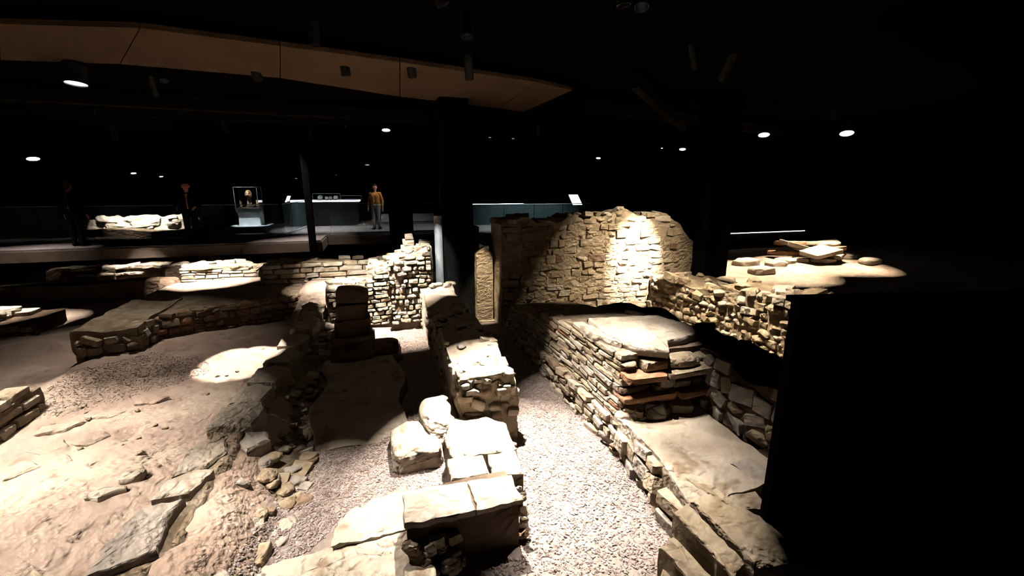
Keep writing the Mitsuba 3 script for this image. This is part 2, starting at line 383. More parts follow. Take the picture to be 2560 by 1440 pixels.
def axis(points):
    out = [np.arange(a, b, st) for a, b, st in points]; return np.concatenate(out + [[points[-1][1]]])
gx = axis([(-22, -8, 0.5), (-8, -4.6, 0.09), (-4.6, 2.8, 0.04), (2.8, 7, 0.09), (7, 16, 0.2), (16, 24, 0.5)])
gy = axis([(-3, 1.6, 0.3), (1.6, 9.6, 0.04), (9.6, 15, 0.09), (15, 33, 0.5)])
GX, GY = np.meshgrid(gx, gy)
GZ = ground(GX, GY); nX, nY = len(gx), len(gy)
I = (np.arange(nY - 1)[:, None] * nX + np.arange(nX - 1)).ravel()
gf = np.vstack([np.stack([I, I + 1, I + nX + 1], 1), np.stack([I, I + nX + 1, I + nX], 1)])
struct('floor', trimesh.Trimesh(np.stack([GX, GY, GZ], -1).reshape(-1, 3), gf, process=False), 'm_earth', True, 'excavated earth floor of the ruins, sandy and pinkish')

# ------------------------------------------------------------------ the hall: black shell, ceiling, soffit panels, beams
struct('wall_back', box(-22, 24, 32.0, 32.3, -1.6, 3.6), 'm_black')
struct('wall_left', box(-22.3, -22, -3, 32.3, -1.6, 3.6), 'm_black')
struct('wall_right', box(24, 24.3, -3, 32.3, -1.6, 3.6), 'm_black')
struct('wall_front', box(-22, 24, -3.3, -3, -1.6, 3.6), 'm_black')
struct('ceiling', box(-22.3, 24.3, -3.3, 32.3, 3.6, 3.8), 'm_ceiling')
sof = thing('ceiling_soffit', 'long curved brown soffit band hanging under the black ceiling', 'ceiling panel')
near = [(-7.0, 8.2), (-3.96, 7.03), (-2.49, 6.72), (-1.06, 6.99), (0.49, 7.32), (2.88, 7.95), (3.78, 8.4)]
far = [(-8.2, 10.0), (-5.12, 8.93), (-3.56, 8.68), (-1.41, 8.95), (0.64, 10.02), (2.95, 10.75), (3.71, 11.1)]
for i in range(6):
    a, b, c, d = (np.array(q, float) for q in (near[i], near[i + 1], far[i + 1], far[i]))
    g = 0.006
    e1, e2 = (b - a) / np.linalg.norm(b - a) * g, (c - d) / np.linalg.norm(c - d) * g
    poly = [a + e1, b - e1, c - e2, d + e2]
    V = np.array([[*q, z] for z in (3.40, 3.46) for q in poly]); 
    part(sof, 'panel', trimesh.convex.convex_hull(V), 'm_soffit')
for i, (p, q, w) in enumerate([((-9, 11.6), (1.5, 12.6), 0.25), ((4.4, 7.2), (9.5, 12.5), 0.16), ((4.8, 9.6), (14, 12.6), 0.2), ((-9, 14.0), (0.5, 13.4), 0.18)]):
    p, q = np.array(p, float), np.array(q, float); e = (q - p) / np.linalg.norm(q - p); n = np.array([-e[1], e[0]]) * w / 2
    V = np.array([[*r_, z] for z in (3.25, 3.5) for r_ in (p + n, q + n, q - n, p - n)])
    one('ceiling_duct', trimesh.convex.convex_hull(V), 'm_duct',
        ['dark ceiling duct running across above the cross wall on the left', 'thin dark duct slanting away over the tall ruin wall',
         'dark duct under the ceiling above the cobble wall on the right', 'dark duct under the ceiling in front of the left walkway'][i], 'duct')

# ------------------------------------------------------------------ walkways, glass rails
def walkway(name, label, x0, x1, y0, y1, fascia):
    k = thing(name, label, 'walkway')
    part(k, 'deck', bev(x0, x1, y0, y1, -0.06, 0.0, 0.01), 'm_deck')
    for f in fascia:
        part(k, 'fascia', bev(*f, -0.34, -0.05, 0.008), 'm_fascia')
    part(k, 'girder', box(x0 + 0.3, x1 - 0.3, y0 + 0.3, y1 - 0.1, -0.30, -0.061), 'm_steel')
    xs = np.arange(x0 + 0.8, x1 - 0.5, 3.0)
    for x in xs:
        part(k, 'support', tube((x, (y0 + y1) / 2 + 0.4, -1.5), (x, (y0 + y1) / 2 + 0.4, -0.29), 0.07, 10), 'm_steel')
    return k
walkway('walkway', 'long lit visitors walkway crossing on the left with pale edge board', -14, -1.65, 14.45, 16.0, [(-14, -1.65, 14.41, 14.45), (-1.65, -1.61, 14.41, 15.95)])
walkway('walkway', 'rear walkway behind the dark columns where a person in orange stands', -5.6, 3.4, 16.001, 22, [(-1.6, 3.4, 15.96, 16.0)])
walkway('walkway', 'short walkway arm right of the column with a lavender lit end', 3.401, 8.9, 14.2, 18.2, [(3.401, 4.2, 14.16, 14.2), (3.36, 3.4, 14.2, 16.0)])

def glass_rail(label, p, q, h=1.05, n=4, led=False):
    k = thing('glass_railing', label, 'railing')
    p, q = np.array(p, float), np.array(q, float); L = np.linalg.norm(q - p); e = (q - p) / L; nn = np.array([-e[1], e[0]])
    for i in range(n):
        a, b = p + e * (L * i / n + 0.012), p + e * (L * (i + 1) / n - 0.012)
        V = np.array([[*a, 0.03], [*b, 0.03], [*b, h], [*a, h]])
        pane = part(k, 'pane', (V, np.array([[0, 1, 2, 3]])), 'm_glass')
        c0, c1 = a + nn * 0.012, a - nn * 0.012; d0, d1 = b + nn * 0.012, b - nn * 0.012
        V = np.array([[*r_, z] for z in (h, h + 0.022) for r_ in (c0, c1, d1, d0)])
        part(pane, 'top_edge', trimesh.convex.convex_hull(V), 'm_rail')
    V = np.array([[*r_, z] for z in (0.001, 0.06) for r_ in (p + nn * 0.03, p - nn * 0.03, q - nn * 0.03, q + nn * 0.03)])
    part(k, 'base_channel', trimesh.convex.convex_hull(V), 'm_rail')
    if led:
        V = np.array([[*r_, z] for z in (h + 0.024, h + 0.045) for r_ in (p + nn * 0.012, p - nn * 0.012, p + e * led - nn * 0.012, p + e * led + nn * 0.012)])
        part(k, 'light_strip', trimesh.convex.convex_hull(V), 'm_white', label='bright light strip along the glass edge', emitter={'type': 'area', 'radiance': rgb(2.2 * DIM, 2.4 * DIM, 2.5 * DIM), 'sampling_weight': 0.05})
    return k
glass_rail('glass railing behind the left walkway in front of the pale rock', (-13.8, 15.93), (-2.95, 15.93), 1.02, 7)
glass_rail('glass railing running away from the corner beside the white display case', (-2.9, 16.1), (-2.65, 19.3), 1.02, 3)
glass_rail('glass railing in front of the person in orange', (-1.5, 16.06), (3.35, 16.06), 1.02, 4)
glass_rail('teal glass railing with a light strip above the ruin wall right of the column', (3.5, 16.5), (8.4, 16.5), 0.9, 4, led=2.0)

# thin posts and columns
one('steel_post', join([bev(-1.95, -1.76, 14.15, 14.32, -1.3, 3.58, 0.012), bev(-2.02, -1.69, 14.08, 14.39, -1.32, -1.27, 0.01)]), 'm_black', 'slim black steel post at the corner of the left walkway', 'post')
one('steel_column', join([bev(0.42, 1.18, 15.2, 15.8, -1.4, 3.6, 0.02), bev(0.3, 1.3, 15.1, 15.9, -1.42, -1.2, 0.02)]), 'm_black', 'black column standing in front of the rear walkway, behind the grey pipe', 'column')
one('steel_column', join([bev(1.40, 2.02, 9.75, 10.35, -1.4, 3.6, 0.02), bev(1.36, 2.19, 9.68, 10.45, -1.5, 0.72, 0.02)]), 'm_black', 'large black column in the middle on a wider base beside the grey pipe', 'column')
one('steel_column', bev(7.25, 7.95, 8.4, 9.1, -1.5, 3.6, 0.02), 'm_black', 'black column at the right end of the tall ruin wall', 'column')
pk = thing('drain_pipe', 'grey upright pipe capped off beside the central black column', 'pipe')
prof = [(0.0, -0.75), (0.088, -0.75), (0.088, 0.93), (0.094, 0.935), (0.094, 0.975), (0.08, 0.985), (0.0, 0.985)]
m = trimesh.creation.revolve(np.array(prof), sections=28); m.apply_translation((1.27, 9.62, 0)); part(pk, 'body', m, 'm_pipe', 40)
part(pk, 'cable', tube((1.32, 9.62, 0.98), (1.34, 9.62, 1.7), 0.02, 10), 'm_duct', 40, 'thin dark cable rising from the top')
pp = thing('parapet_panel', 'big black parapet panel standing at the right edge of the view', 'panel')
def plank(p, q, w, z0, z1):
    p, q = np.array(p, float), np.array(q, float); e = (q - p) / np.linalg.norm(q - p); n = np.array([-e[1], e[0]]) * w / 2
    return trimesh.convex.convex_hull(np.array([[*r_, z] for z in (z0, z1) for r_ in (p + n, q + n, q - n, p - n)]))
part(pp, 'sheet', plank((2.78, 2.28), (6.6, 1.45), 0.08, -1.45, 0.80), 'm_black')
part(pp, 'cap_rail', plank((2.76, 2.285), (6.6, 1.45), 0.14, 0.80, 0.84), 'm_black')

# ------------------------------------------------------------------ ruin walls
PALE = (('m_stone_pale', 5), ('m_stone_tan', 3), ('m_stone_grey', 1))
TAN = (('m_stone_tan', 5), ('m_stone_pale', 3), ('m_stone_grey', 1), ('m_stone_brown', 0.5))
BROWN = (('m_stone_brown', 5), ('m_brick', 1.5), ('m_stone_tan', 1))
MIX = (('block', 3), ('cobble', 1))
RUB = (('cobble', 2), ('block', 2), ('shard', 1))

# 1. central plastered wall
wa = thing('plaster_wall', 'low plastered rubble wall running back to the black column, its crown white with light', 'ruin wall')
def topA(s, d): return -0.53 + 0.03 * math.sin(d * 2.3) + 0.05 * math.sin(d * 5.1 + s * 3) - 0.10 * max(0, 4.95 - d)
part(wa, 'core', core(0.80, 1.46, 4.72, 9.55, -1.42, topA, 0.035, 0.05, 5, 1), 'm_plaster', 40)
part(wa, 'broken_end', core(0.79, 1.475, 4.60, 5.0, -1.43, lambda s, d: topA(s, d) + 0.02, 0.075, 0.03, 6.5, 2), 'm_stone_tan', 40)
for i in range(26):      # rubble of the broken near end
    s, z = rng.uniform(0.84, 1.42), -1.36 + 0.80 * rng.random() ** 0.75
    a = rng.uniform(0.06, 0.16)
    rock(wa, pick(RUB), (s, 4.63 - rng.uniform(-0.02, 0.05) - 0.04 * max(0, -0.7 - z), z), (a * rng.uniform(0.9, 1.7), a, a * rng.uniform(0.6, 1.0)), None, 0.3, pick(PALE))
for i in range(44):      # stones along both edges of the crown
    d = 4.75 + 2.6 * rng.random() ** 1.4; a = rng.uniform(0.06, 0.15); side = rng.choice([0.83, 1.42, rng.uniform(0.9, 1.4)])
    rock(wa, pick(RUB), (side + rng.normal(0, 0.02), d, topA(1, d) - rng.uniform(-0.01, 0.05)), (a * 1.2, a * 1.4, a * 0.7), None, 0.25, pick(PALE))
for i in range(34):      # flaked stones down the left edge
    d = rng.uniform(4.75, 9.3); a = rng.uniform(0.05, 0.11)
    rock(wa, 'cobble', (0.80 + rng.normal(0, 0.015), d, rng.uniform(-1.3, -0.6)), (a * 0.8, a * 1.3, a), None, 0.3, pick(TAN))
for i in range(9):       # stones on the far end, by the pipe
    a = rng.uniform(0.1, 0.2); rock(wa, 'cobble', (rng.uniform(0.85, 1.5), rng.uniform(9.1, 9.5), topA(1, 9.3) + 0.04), (a * 1.3, a, a * 0.7), None, 0.2, pick(TAN))

# 2. near block of masonry
nb = thing('masonry_block', 'cube of cut masonry in the corridor, top white with light and front face black', 'masonry block')
def topB(s, d): return -0.955 + 0.012 * math.sin(s * 5 + d * 3)
part(nb, 'body', core(0.07, 0.985, 3.02, 3.42, -1.42, topB, 0.010, 0.045, 4, 3), 'm_dark_plaster', 30, 'dark brown body')  # body darker than its cap stones
part(nb, 'cap_stone', slab([(0.045, 3.0), (0.612, 2.985), (0.615, 3.36), (0.06, 3.40)], -0.995, -0.935, (0, 0.01), 21, 0.008), 'm_stone_pale', 35)
part(nb, 'cap_stone', slab([(0.622, 2.985), (1.005, 2.99), (1.01, 3.33), (0.624, 3.36)], -0.985, -0.93, (0.01, 0.01), 22, 0.008), 'm_stone_pale', 35)
part(nb, 'step_stone', slab([(0.47, 3.42), (0.84, 3.40), (0.85, 3.74), (0.49, 3.78)], -1.42, -0.945, (0, -0.03), 23), 'm_plaster', 35)
part(nb, 'step_stone', slab([(0.86, 3.40), (1.13, 3.36), (1.19, 3.72), (0.87, 3.74)], -1.42, -0.95, (0, -0.02), 24), 'm_plaster', 35)
part(nb, 'step_stone', slab([(0.55, 3.79), (1.20, 3.75), (1.24, 4.30), (1.02, 4.62), (0.66, 4.60), (0.52, 4.16)], -1.42, -0.97, (0.0, -0.06), 25, 0.04), 'm_plaster', 35)
for i in range(60):      # broken rubble at the lower left of the front face and along the right side
    if i < 36:
        s, z = 0.08 + 0.40 * rng.random() ** 1.2, rng.uniform(-1.36, -1.12); dd = 2.99 - rng.uniform(0, 0.07) - 0.25 * max(0, -1.1 - z)
    else:
        s, z = 1.0 + rng.uniform(0, 0.06), rng.uniform(-1.38, -1.0); dd = rng.uniform(3.0, 4.1); s += 0.18 * (dd - 3.0)
    a = rng.uniform(0.04, 0.10); rock(nb, pick((('cobble', 2), ('block', 1))), (s, dd, z), (a * 1.5, a * 1.1, a), None, 0.3, pick(TAN))

# low lit blocks left of the plaster wall
lb = thing('masonry_lump', 'pale worn lump of masonry lying left of the plaster wall on the gravel', 'masonry block')
b = boulder((0.56, 0.78, 0.42), 33, 5, 0.45, 0.10, 2.6); b.apply_translation((0.27, 4.66, -1.35)); part(lb, 'body', b, 'm_plaster', True)
b = boulder((0.46, 0.95, 0.46), 31, 4, 0.8, 0.06); b.apply_translation((0.57, 4.95, -1.20)); part(lb, 'bulge', b, 'm_plaster', True)

# 3. kerb wall along the earth floor
kw = thing('kerb_wall', 'ruined kerb wall of big flat stones between the earth floor and the corridor', 'ruin wall')
def lineB(d): return -1.85 + 0.065 * (d - 3.2)
def topK(s, d):
    base = -1.0 + 0.02 * math.sin(d * 3)
    r_ = s - (lineB(d) + 0.22); base -= (0.16 * min(1, max(0, r_) / 0.07) + 0.27 * min(1, max(0, r_ - 0.05) / 0.5)) * (1 if d < 7.5 else 0.6)
    return base + 0.30 * min(1, max(0, d - 7.8) / 2.0)
part(kw, 'core', core(-0.08, 0.98, 2.2, 10.6, -1.45, lambda s, d: topK(s, d), 0.06, 0.045, 5, 9, side=lambda d: lineB(d)), 'm_mortar', 40)
KB = [  # outlines of the big kerb stones, near to far, and their tops
    ([(-2.02, 3.10), (-1.66, 3.28), (-1.72, 3.60), (-1.69, 3.86), (-1.96, 3.78), (-2.03, 3.42)], -0.93, (-0.10, 0.03)),
    ([(-1.93, 3.88), (-1.67, 3.92), (-1.58, 4.22), (-1.72, 4.26), (-1.93, 4.12)], -0.92, (-0.05, 0.0)),
    ([(-1.92, 4.22), (-1.66, 4.30), (-1.56, 4.52), (-1.62, 4.72), (-1.92, 4.70)], -0.93, (-0.05, 0.02)),
    ([(-1.90, 5.03), (-1.44, 4.96), (-1.36, 5.28), (-1.45, 5.52), (-1.86, 5.44)], -0.91, (-0.06, 0.04)),
    ([(-1.56, 4.74), (-1.42, 4.62), (-1.24, 4.78), (-1.30, 4.97), (-1.52, 4.99)], -1.02, (-0.05, 0.02)),
    ([(-1.84, 5.55), (-1.48, 5.56), (-1.40, 5.98), (-1.62, 6.12), (-1.82, 5.95)], -0.93, (-0.04, 0.03)),
    ([(-1.78, 6.18), (-1.42, 6.10), (-1.30, 6.52), (-1.52, 6.72), (-1.76, 6.60)], -0.92, (-0.04, 0.0)),
    ([(-1.72, 6.80), (-1.36, 6.76), (-1.26, 7.16), (-1.44, 7.38), (-1.70, 7.26)], -0.90, (-0.03, 0.0)),
    ([(-1.66, 7.46), (-1.30, 7.42), (-1.20, 7.86), (-1.40, 8.02), (-1.64, 7.9)], -0.88, (-0.03, 0.02)),
    ([(-1.58, 8.10), (-1.22, 8.06), (-1.12, 8.5), (-1.30, 8.66), (-1.56, 8.6)], -0.82, (-0.03, 0.02)),
    ([(-1.50, 8.74), (-1.10, 8.72), (-1.02, 9.14), (-1.24, 9.34), (-1.48, 9.26)], -0.76, (-0.03, 0.02)),
    ([(-1.42, 2.50), (-1.12, 2.42), (-1.02, 2.92), (-1.24, 3.22), (-1.46, 3.05)], -1.16, (-0.10, 0.05)),
    ([(-1.80, 2.40), (-1.48, 2.48), (-1.50, 3.10), (-1.66, 3.22), (-1.92, 2.9)], -1.05, (-0.04, 0.05)),
]
for i, (poly, zt, tl) in enumerate(KB):
    part(kw, 'kerb_stone', slab(poly, zt - 0.30, zt, tl, 40 + i, 0.025), 'm_stone_grey' if i in (0, 4, 11, 12) else 'm_stone_pale', 30)
for i in range(150):     # rubble on the slope down to the gravel
    d = 2.6 + 6.4 * rng.random() ** 1.3; t = rng.random()
    s = lineB(d) + 0.30 + 0.62 * t; z = topK(s, d) - 0.03
    a = rng.uniform(0.07, 0.22) * (1 - 0.25 * t); rock(kw, pick((('cobble', 3), ('block', 1))), (s, d, z + 0.05), (a * rng.uniform(1, 1.6), a * rng.uniform(0.9, 1.6), a * 0.6), None, 0.2, pick((('m_stone_tan', 3), ('m_stone_grey', 2), ('m_stone_brown', 1), ('m_stone_pale', 1))))
for i in range(60):      # far end: loose courses
    d = rng.uniform(8.5, 10.8); s = lineB(d) + rng.uniform(-0.05, 0.95); a = rng.uniform(0.12, 0.30)
    rock(kw, pick(RUB), (s, d, topK(s, d) + 0.03), (a * 1.3, a, a * 0.55), None, 0.2, pick(PALE))

# 4. plaster floors
pf = one('plaster_floor', core(-0.92, 0.20, 4.98, 9.0, -1.45, lambda s, d: -1.235 + 0.02 * math.sin(3 * s + d) - 0.40 * max(0, 5.42 + 0.12 * math.sin(4 * s) - d), 0.035, 0.06, 3.5, 13, side=lambda d: 0.07 * np.sin(d * 4.1)), 'm_plaster', 'ancient plaster floor lying in shadow between kerb wall and channel', 'plaster floor', smooth=45)
pf2 = thing('plaster_floor', 'patch of cracked beige plaster floor at the bottom left of the near masonry block', 'plaster floor')
part(pf2, 'surface', core(-1.08, 0.16, 2.2, 3.42, -1.45, lambda s, d: -1.285 + 0.05 * math.sin(2 * s + 1.7 * d) - 0.16 * max(0, d - 3.1 - 0.45 * (s + 0.8)) , 0.06, 0.035, 5, 15), 'm_plaster', 45)
part(pf2, 'surface', core(-0.52, 0.10, 3.36, 4.02, -1.45, lambda s, d: -1.30 - 0.35 * max(0, d - 3.55 - 0.55 * (s + 0.5)), 0.06, 0.035, 5, 16), 'm_plaster', 45)
part(pf2, 'edge_slab', slab([(0.0, 2.3), (0.20, 2.3), (0.26, 2.86), (0.12, 3.02), (0.02, 2.9)], -1.40, -1.20, (-0.05, -0.1), 61), 'm_plaster', 40)
for i in range(16):
    a = rng.uniform(0.08, 0.22); s, d = rng.uniform(-0.85, 0.1), rng.uniform(2.5, 3.5)
    rock(pf2, 'cobble', (s, d, -1.31 + 0.05 * math.sin(2 * s + 1.7 * d)), (a * 1.5, a, a * 0.45), None, 0.15, 'm_plaster', 'lump')

# 5. stone pillar with its base
pc = thing('stone_pillar', 'dark squat stone pillar standing in shadow on the plaster floor', 'pillar')
for i, (s0, s1, d0, d1, z0, z1) in enumerate([(-0.90, -0.16, 7.30, 8.3, -1.26, -0.92), (-0.80, -0.22, 7.55, 8.2, -0.93, -0.62), (-0.76, -0.24, 7.6, 8.2, -0.62, -0.36), (-0.74, -0.22, 7.62, 8.2, -0.36, -0.12)]):
    b = boulder((s1 - s0, d1 - d0, z1 - z0 + 0.02), 70 + i, 4, 0.26, 0.03); b.apply_translation(((s0 + s1) / 2, (d0 + d1) / 2, (z0 + z1) / 2)); part(pc, 'block', b, 'm_stone_brown', True)
b = boulder((0.5, 0.35, 0.26), 79, 4, 0.5, 0.06); b.apply_translation((-0.02, 7.55, -1.12)); part(pc, 'block', b, 'm_stone_brown', True)

# 6. rubble end wall behind the channel
ew = thing('end_wall', 'brightly lit rubble wall at the end of the gravel channel beside the pipe', 'ruin wall')
def topE(s, d): return 0.02 + 0.38 * (s - 0.2) if s > 0.15 else -0.10 + 0.12 * (s + 0.4)
part(ew, 'core', core(-0.25, 1.08, 9.28, 10.4, -1.45, topE, 0.04, 0.08, 4, 17), 'm_mortar', 40)
courses(ew, (0.18, 9.22), (1.04, 9.22), -1, -1.25, lambda x: topE(0.18 + x, 0) + 0.03, (0.07, 0.14), (0.10, 0.26), 0.22, (0.0, 0.09), PALE, RUB, 0.12, 120, 0.02, 0.08)
courses(ew, (-0.42, 9.05), (0.18, 9.18), -1, -1.2, lambda x: -0.30 + 0.45 * x, (0.06, 0.10), (0.14, 0.36), 0.25, (0.0, 0.05), PALE, (('block', 1),), 0.05, 60, 0.015)
for i in range(22):
    s = rng.uniform(-0.2, 1.05); a = rng.uniform(0.1, 0.22); rock(ew, pick(RUB), (s, rng.uniform(9.35, 10.2), topE(s, 0) + 0.03), (a * 1.4, a, a * 0.6), None, 0.15, pick(PALE))
for i in range(3):
    rock(ew, 'block', (0.62 + 0.02 * i, 9.9, 0.28 + 0.12 * i), (0.28 - 0.05 * i, 0.3, 0.12), None, 0.05, 'm_stone_pale')
bs = thing('broken_wall', 'low broken wall of thin courses just behind the dark stone pillar', 'ruin wall')
part(bs, 'core', core(-1.0, -0.3, 8.7, 9.5, -1.3, lambda s, d: -0.28, 0.04, 0.08, 4, 18), 'm_mortar', 40)
courses(bs, (-0.98, 8.68), (-0.32, 8.68), -1, -1.2, lambda x: -0.22, (0.07, 0.12), (0.16, 0.4), 0.22, (0.0, 0.05), PALE, MIX, 0.06, 60)
for i in range(12): rock(bs, pick(RUB), (rng.uniform(-0.95, -0.35), rng.uniform(8.75, 9.4), -0.26), (0.25, 0.2, 0.09), None, 0.12, pick(PALE))
# low walls further back, up to the walkway
rw = thing('rear_wall', 'long low wall of flat courses below the rear walkway, lit along its crown', 'ruin wall')
part(rw, 'core', core(-2.6, 0.4, 11.0, 11.7, -1.0, lambda s, d: -0.16 + 0.05 * math.sin(s * 3), 0.04, 0.1, 4, 19), 'm_mortar', 40)
courses(rw, (-2.55, 10.98), (0.38, 10.98), -1, -0.7, lambda x: -0.13, (0.08, 0.13), (0.25, 0.6), 0.25, (0, 0.05), PALE, (('block', 1),), 0.04, 90)
for i in range(20): rock(rw, pick(RUB), (rng.uniform(-2.5, 0.3), rng.uniform(11.0, 11.7), -0.13), (0.28, 0.2, 0.09), None, 0.12, pick(TAN))

# 7. cross wall on the left
cw = thing('cross_wall', 'low brown cross wall on the earth floor with a rubble stub at its left end', 'ruin wall')
def topH(s, d): return -0.63 + 0.03 * math.sin(s * 4 + d)
part(cw, 'core', core(-3.9, -1.55, 8.78, 10.4, -1.25, topH, 0.05, 0.07, 4, 21, skew=0.42), 'm_mortar', 40)
part(cw, 'stub', core(-4.62, -3.80, 8.14, 10.0, -1.3, lambda s, d: -0.58 + 0.03 * math.sin(5 * s) - 0.06 * max(0, 8.7 - d), 0.06, 0.06, 4, 22, skew=0.1), 'm_mortar', 40)
courses(cw, (-3.8, 8.80), (-1.55, 9.74), -1, -1.15, lambda x: -0.62, (0.07, 0.14), (0.12, 0.30), 0.22, (0.0, 0.06), BROWN, MIX, 0.12, 150)
courses(cw, (-4.6, 8.12), (-3.8, 8.20), -1, -1.15, lambda x: -0.62, (0.10, 0.17), (0.14, 0.32), 0.25, (0.0, 0.10), TAN, RUB, 0.22, 40)
courses(cw, (-3.79, 8.2), (-3.79, 8.8), -1, -1.15, lambda x: -0.62, (0.10, 0.16), (0.14, 0.3), 0.25, (0.0, 0.09), TAN, RUB, 0.2, 40)
for i in range(30): x = rng.uniform(0, 2.2); rock(cw, pick(RUB), (-3.75 + x, 8.85 + 0.42 * x + rng.uniform(0, 0.2), -0.63), (0.2, 0.18, 0.08), None, 0.15, pick(BROWN))

# 8. bright stub of wall
bw = thing('wall_stub', 'short stub of wall with thin courses shining white under a spotlight', 'ruin wall')
def topI(s, d): return -0.46 - 0.22 * max(0, s + 3.75)
part(bw, 'core', core(-4.85, -3.1, 12.95, 13.9, -1.3, topI, 0.05, 0.09, 4, 25), 'm_mortar', 40)
courses(bw, (-4.85, 12.92), (-3.1, 12.92), -1, -1.15, lambda x: topI(-4.85 + x, 0) + 0.02, (0.06, 0.10), (0.2, 0.5), 0.25, (0, 0.05), PALE, (('block', 1),), 0.04, 120)
for i in range(26): s = rng.uniform(-4.8, -3.1); rock(bw, pick(RUB), (s, rng.uniform(12.9, 13.8), topI(s, 0) + 0.03), (0.3, 0.22, 0.11), None, 0.15, pick(PALE))
b = boulder((0.45, 0.5, 0.58), 83, 4, 0.6, 0.06); b.apply_translation((-5.08, 12.85, -0.92)); part(bw, 'end_stone', b, 'm_stone_brown', True)

# 9. right wall with the pier
wr = thing('brick_pier_wall', 'wall of thin brick and stone courses right of the corridor, ending in a stepped pier', 'ruin wall')
def topR(s, d): return -0.24 if d < 5.2 else -0.24 - 0.17 * (d - 5.2)
part(wr, 'core', core(2.52, 3.7, 4.08, 8.3, -1.45, topR, 0.02, 0.08, 4, 27), 'm_mortar', 40)
part(wr, 'footing', core(2.46, 2.62, 4.0, 8.3, -1.45, lambda s, d: -1.05 + 0.04 * math.sin(d * 5), 0.03, 0.06, 5, 28), 'm_mortar', 40)
courses(wr, (2.50, 4.02), (2.50, 8.2), 1, -1.02, lambda x: topR(0, 4.02 + x) + 0.01, (0.055, 0.085), (0.20, 0.48), 0.2, (0.0, 0.045), (('m_stone_tan', 4), ('m_brick', 0.5), ('m_stone_pale', 3)), (('block', 1),), 0.03, 210, 0.012)
courses(wr, (2.43, 3.9), (2.43, 8.2), 1, -1.42, lambda x: -1.0, (0.06, 0.12), (0.12, 0.34), 0.22, (0.0, 0.06), TAN, MIX, 0.12, 170, 0.006)
FACE = [  # courses of the pier's end face, from the bottom: height, thickness, how far it stands out, pieces
    (-0.98, 0.12, 0.00, 'm_stone_brown', 5), (-0.86, 0.09, 0.02, 'm_brick', 3), (-0.77, 0.085, 0.14, 'm_brick', 2), (-0.685, 0.08, 0.05, 'm_stone_brown', 4), (-0.605, 0.10, 0.03, 'm_stone_tan', 3), (-0.505, 0.085, 0.16, 'm_brick', 2), (-0.42, 0.12, 0.06, 'm_stone_tan', 4)]
for z, h, pr, mt, n in FACE:
    cuts = np.concatenate([[2.48], np.sort(2.48 + 1.22 * (np.arange(1, n) / n + rng.normal(0, 0.05, n - 1))), [3.70]])
    for a, b_ in zip(cuts[:-1], cuts[1:]):
        k = 'block' if 'brick' in mt else pick(MIX)
        pr2 = pr + rng.uniform(-0.03, 0.03)
        rock(wr, k, ((a + b_) / 2, 4.20 - pr2, z + h / 2), (b_ - a - 0.02, 0.42, h - 0.008), None, 0.03, mt if rng.random() < 0.75 else 'm_stone_tan', 'brick' if 'brick' in mt else 'stone')
for i in range(14):      # rubble at the foot of the pier
    a = rng.uniform(0.1, 0.22); rock(wr, pick(RUB), (rng.uniform(2.45, 3.3), rng.uniform(3.85, 4.0), -0.98 + rng.uniform(-0.03, 0.1)), (a * 1.3, a, a * 0.7), None, 0.25, pick(TAN))
part(wr, 'cap_slab', slab([(2.58, 4.52), (2.70, 4.04), (2.98, 3.84), (3.14, 4.10), (3.74, 4.22), (3.82, 4.50), (3.66, 5.05), (2.66, 5.20)], -0.27, -0.15, (0.0, 0.0), 91, 0.02), 'm_stone_pale', 30, 'broad pale cap slab')
part(wr, 'cap_stone', slab([(2.46, 4.62), (2.62, 4.24), (2.72, 4.32), (2.58, 5.0), (2.46, 5.0)], -0.27, -0.17, (0, 0), 92), 'm_stone_pale', 30)
b = boulder((0.34, 0.3, 0.13), 95, 3, 0.5, 0.05); b.apply_translation((3.30, 4.02, -0.36)); part(wr, 'stone', b, 'm_stone_tan', True)
b = boulder((0.20, 0.22, 0.15), 96, 3, 0.6, 0.05); b.apply_translation((3.05, 3.98, -0.57)); part(wr, 'stone', b, 'm_stone_pale', True)

# rubble mound in the dark behind the pier
one('rubble_mound', core(3.72, 5.2, 5.9, 7.0, -1.35, lambda s, d: -0.33 - 0.35 * abs(s - 3.85) ** 1.6 - 0.4 * abs(d - 6.4), 0.07, 0.08, 4, 29), 'm_dark_mortar', 'dark rubble mound silhouetted in front of the tall wall', 'rubble mound', smooth=40)

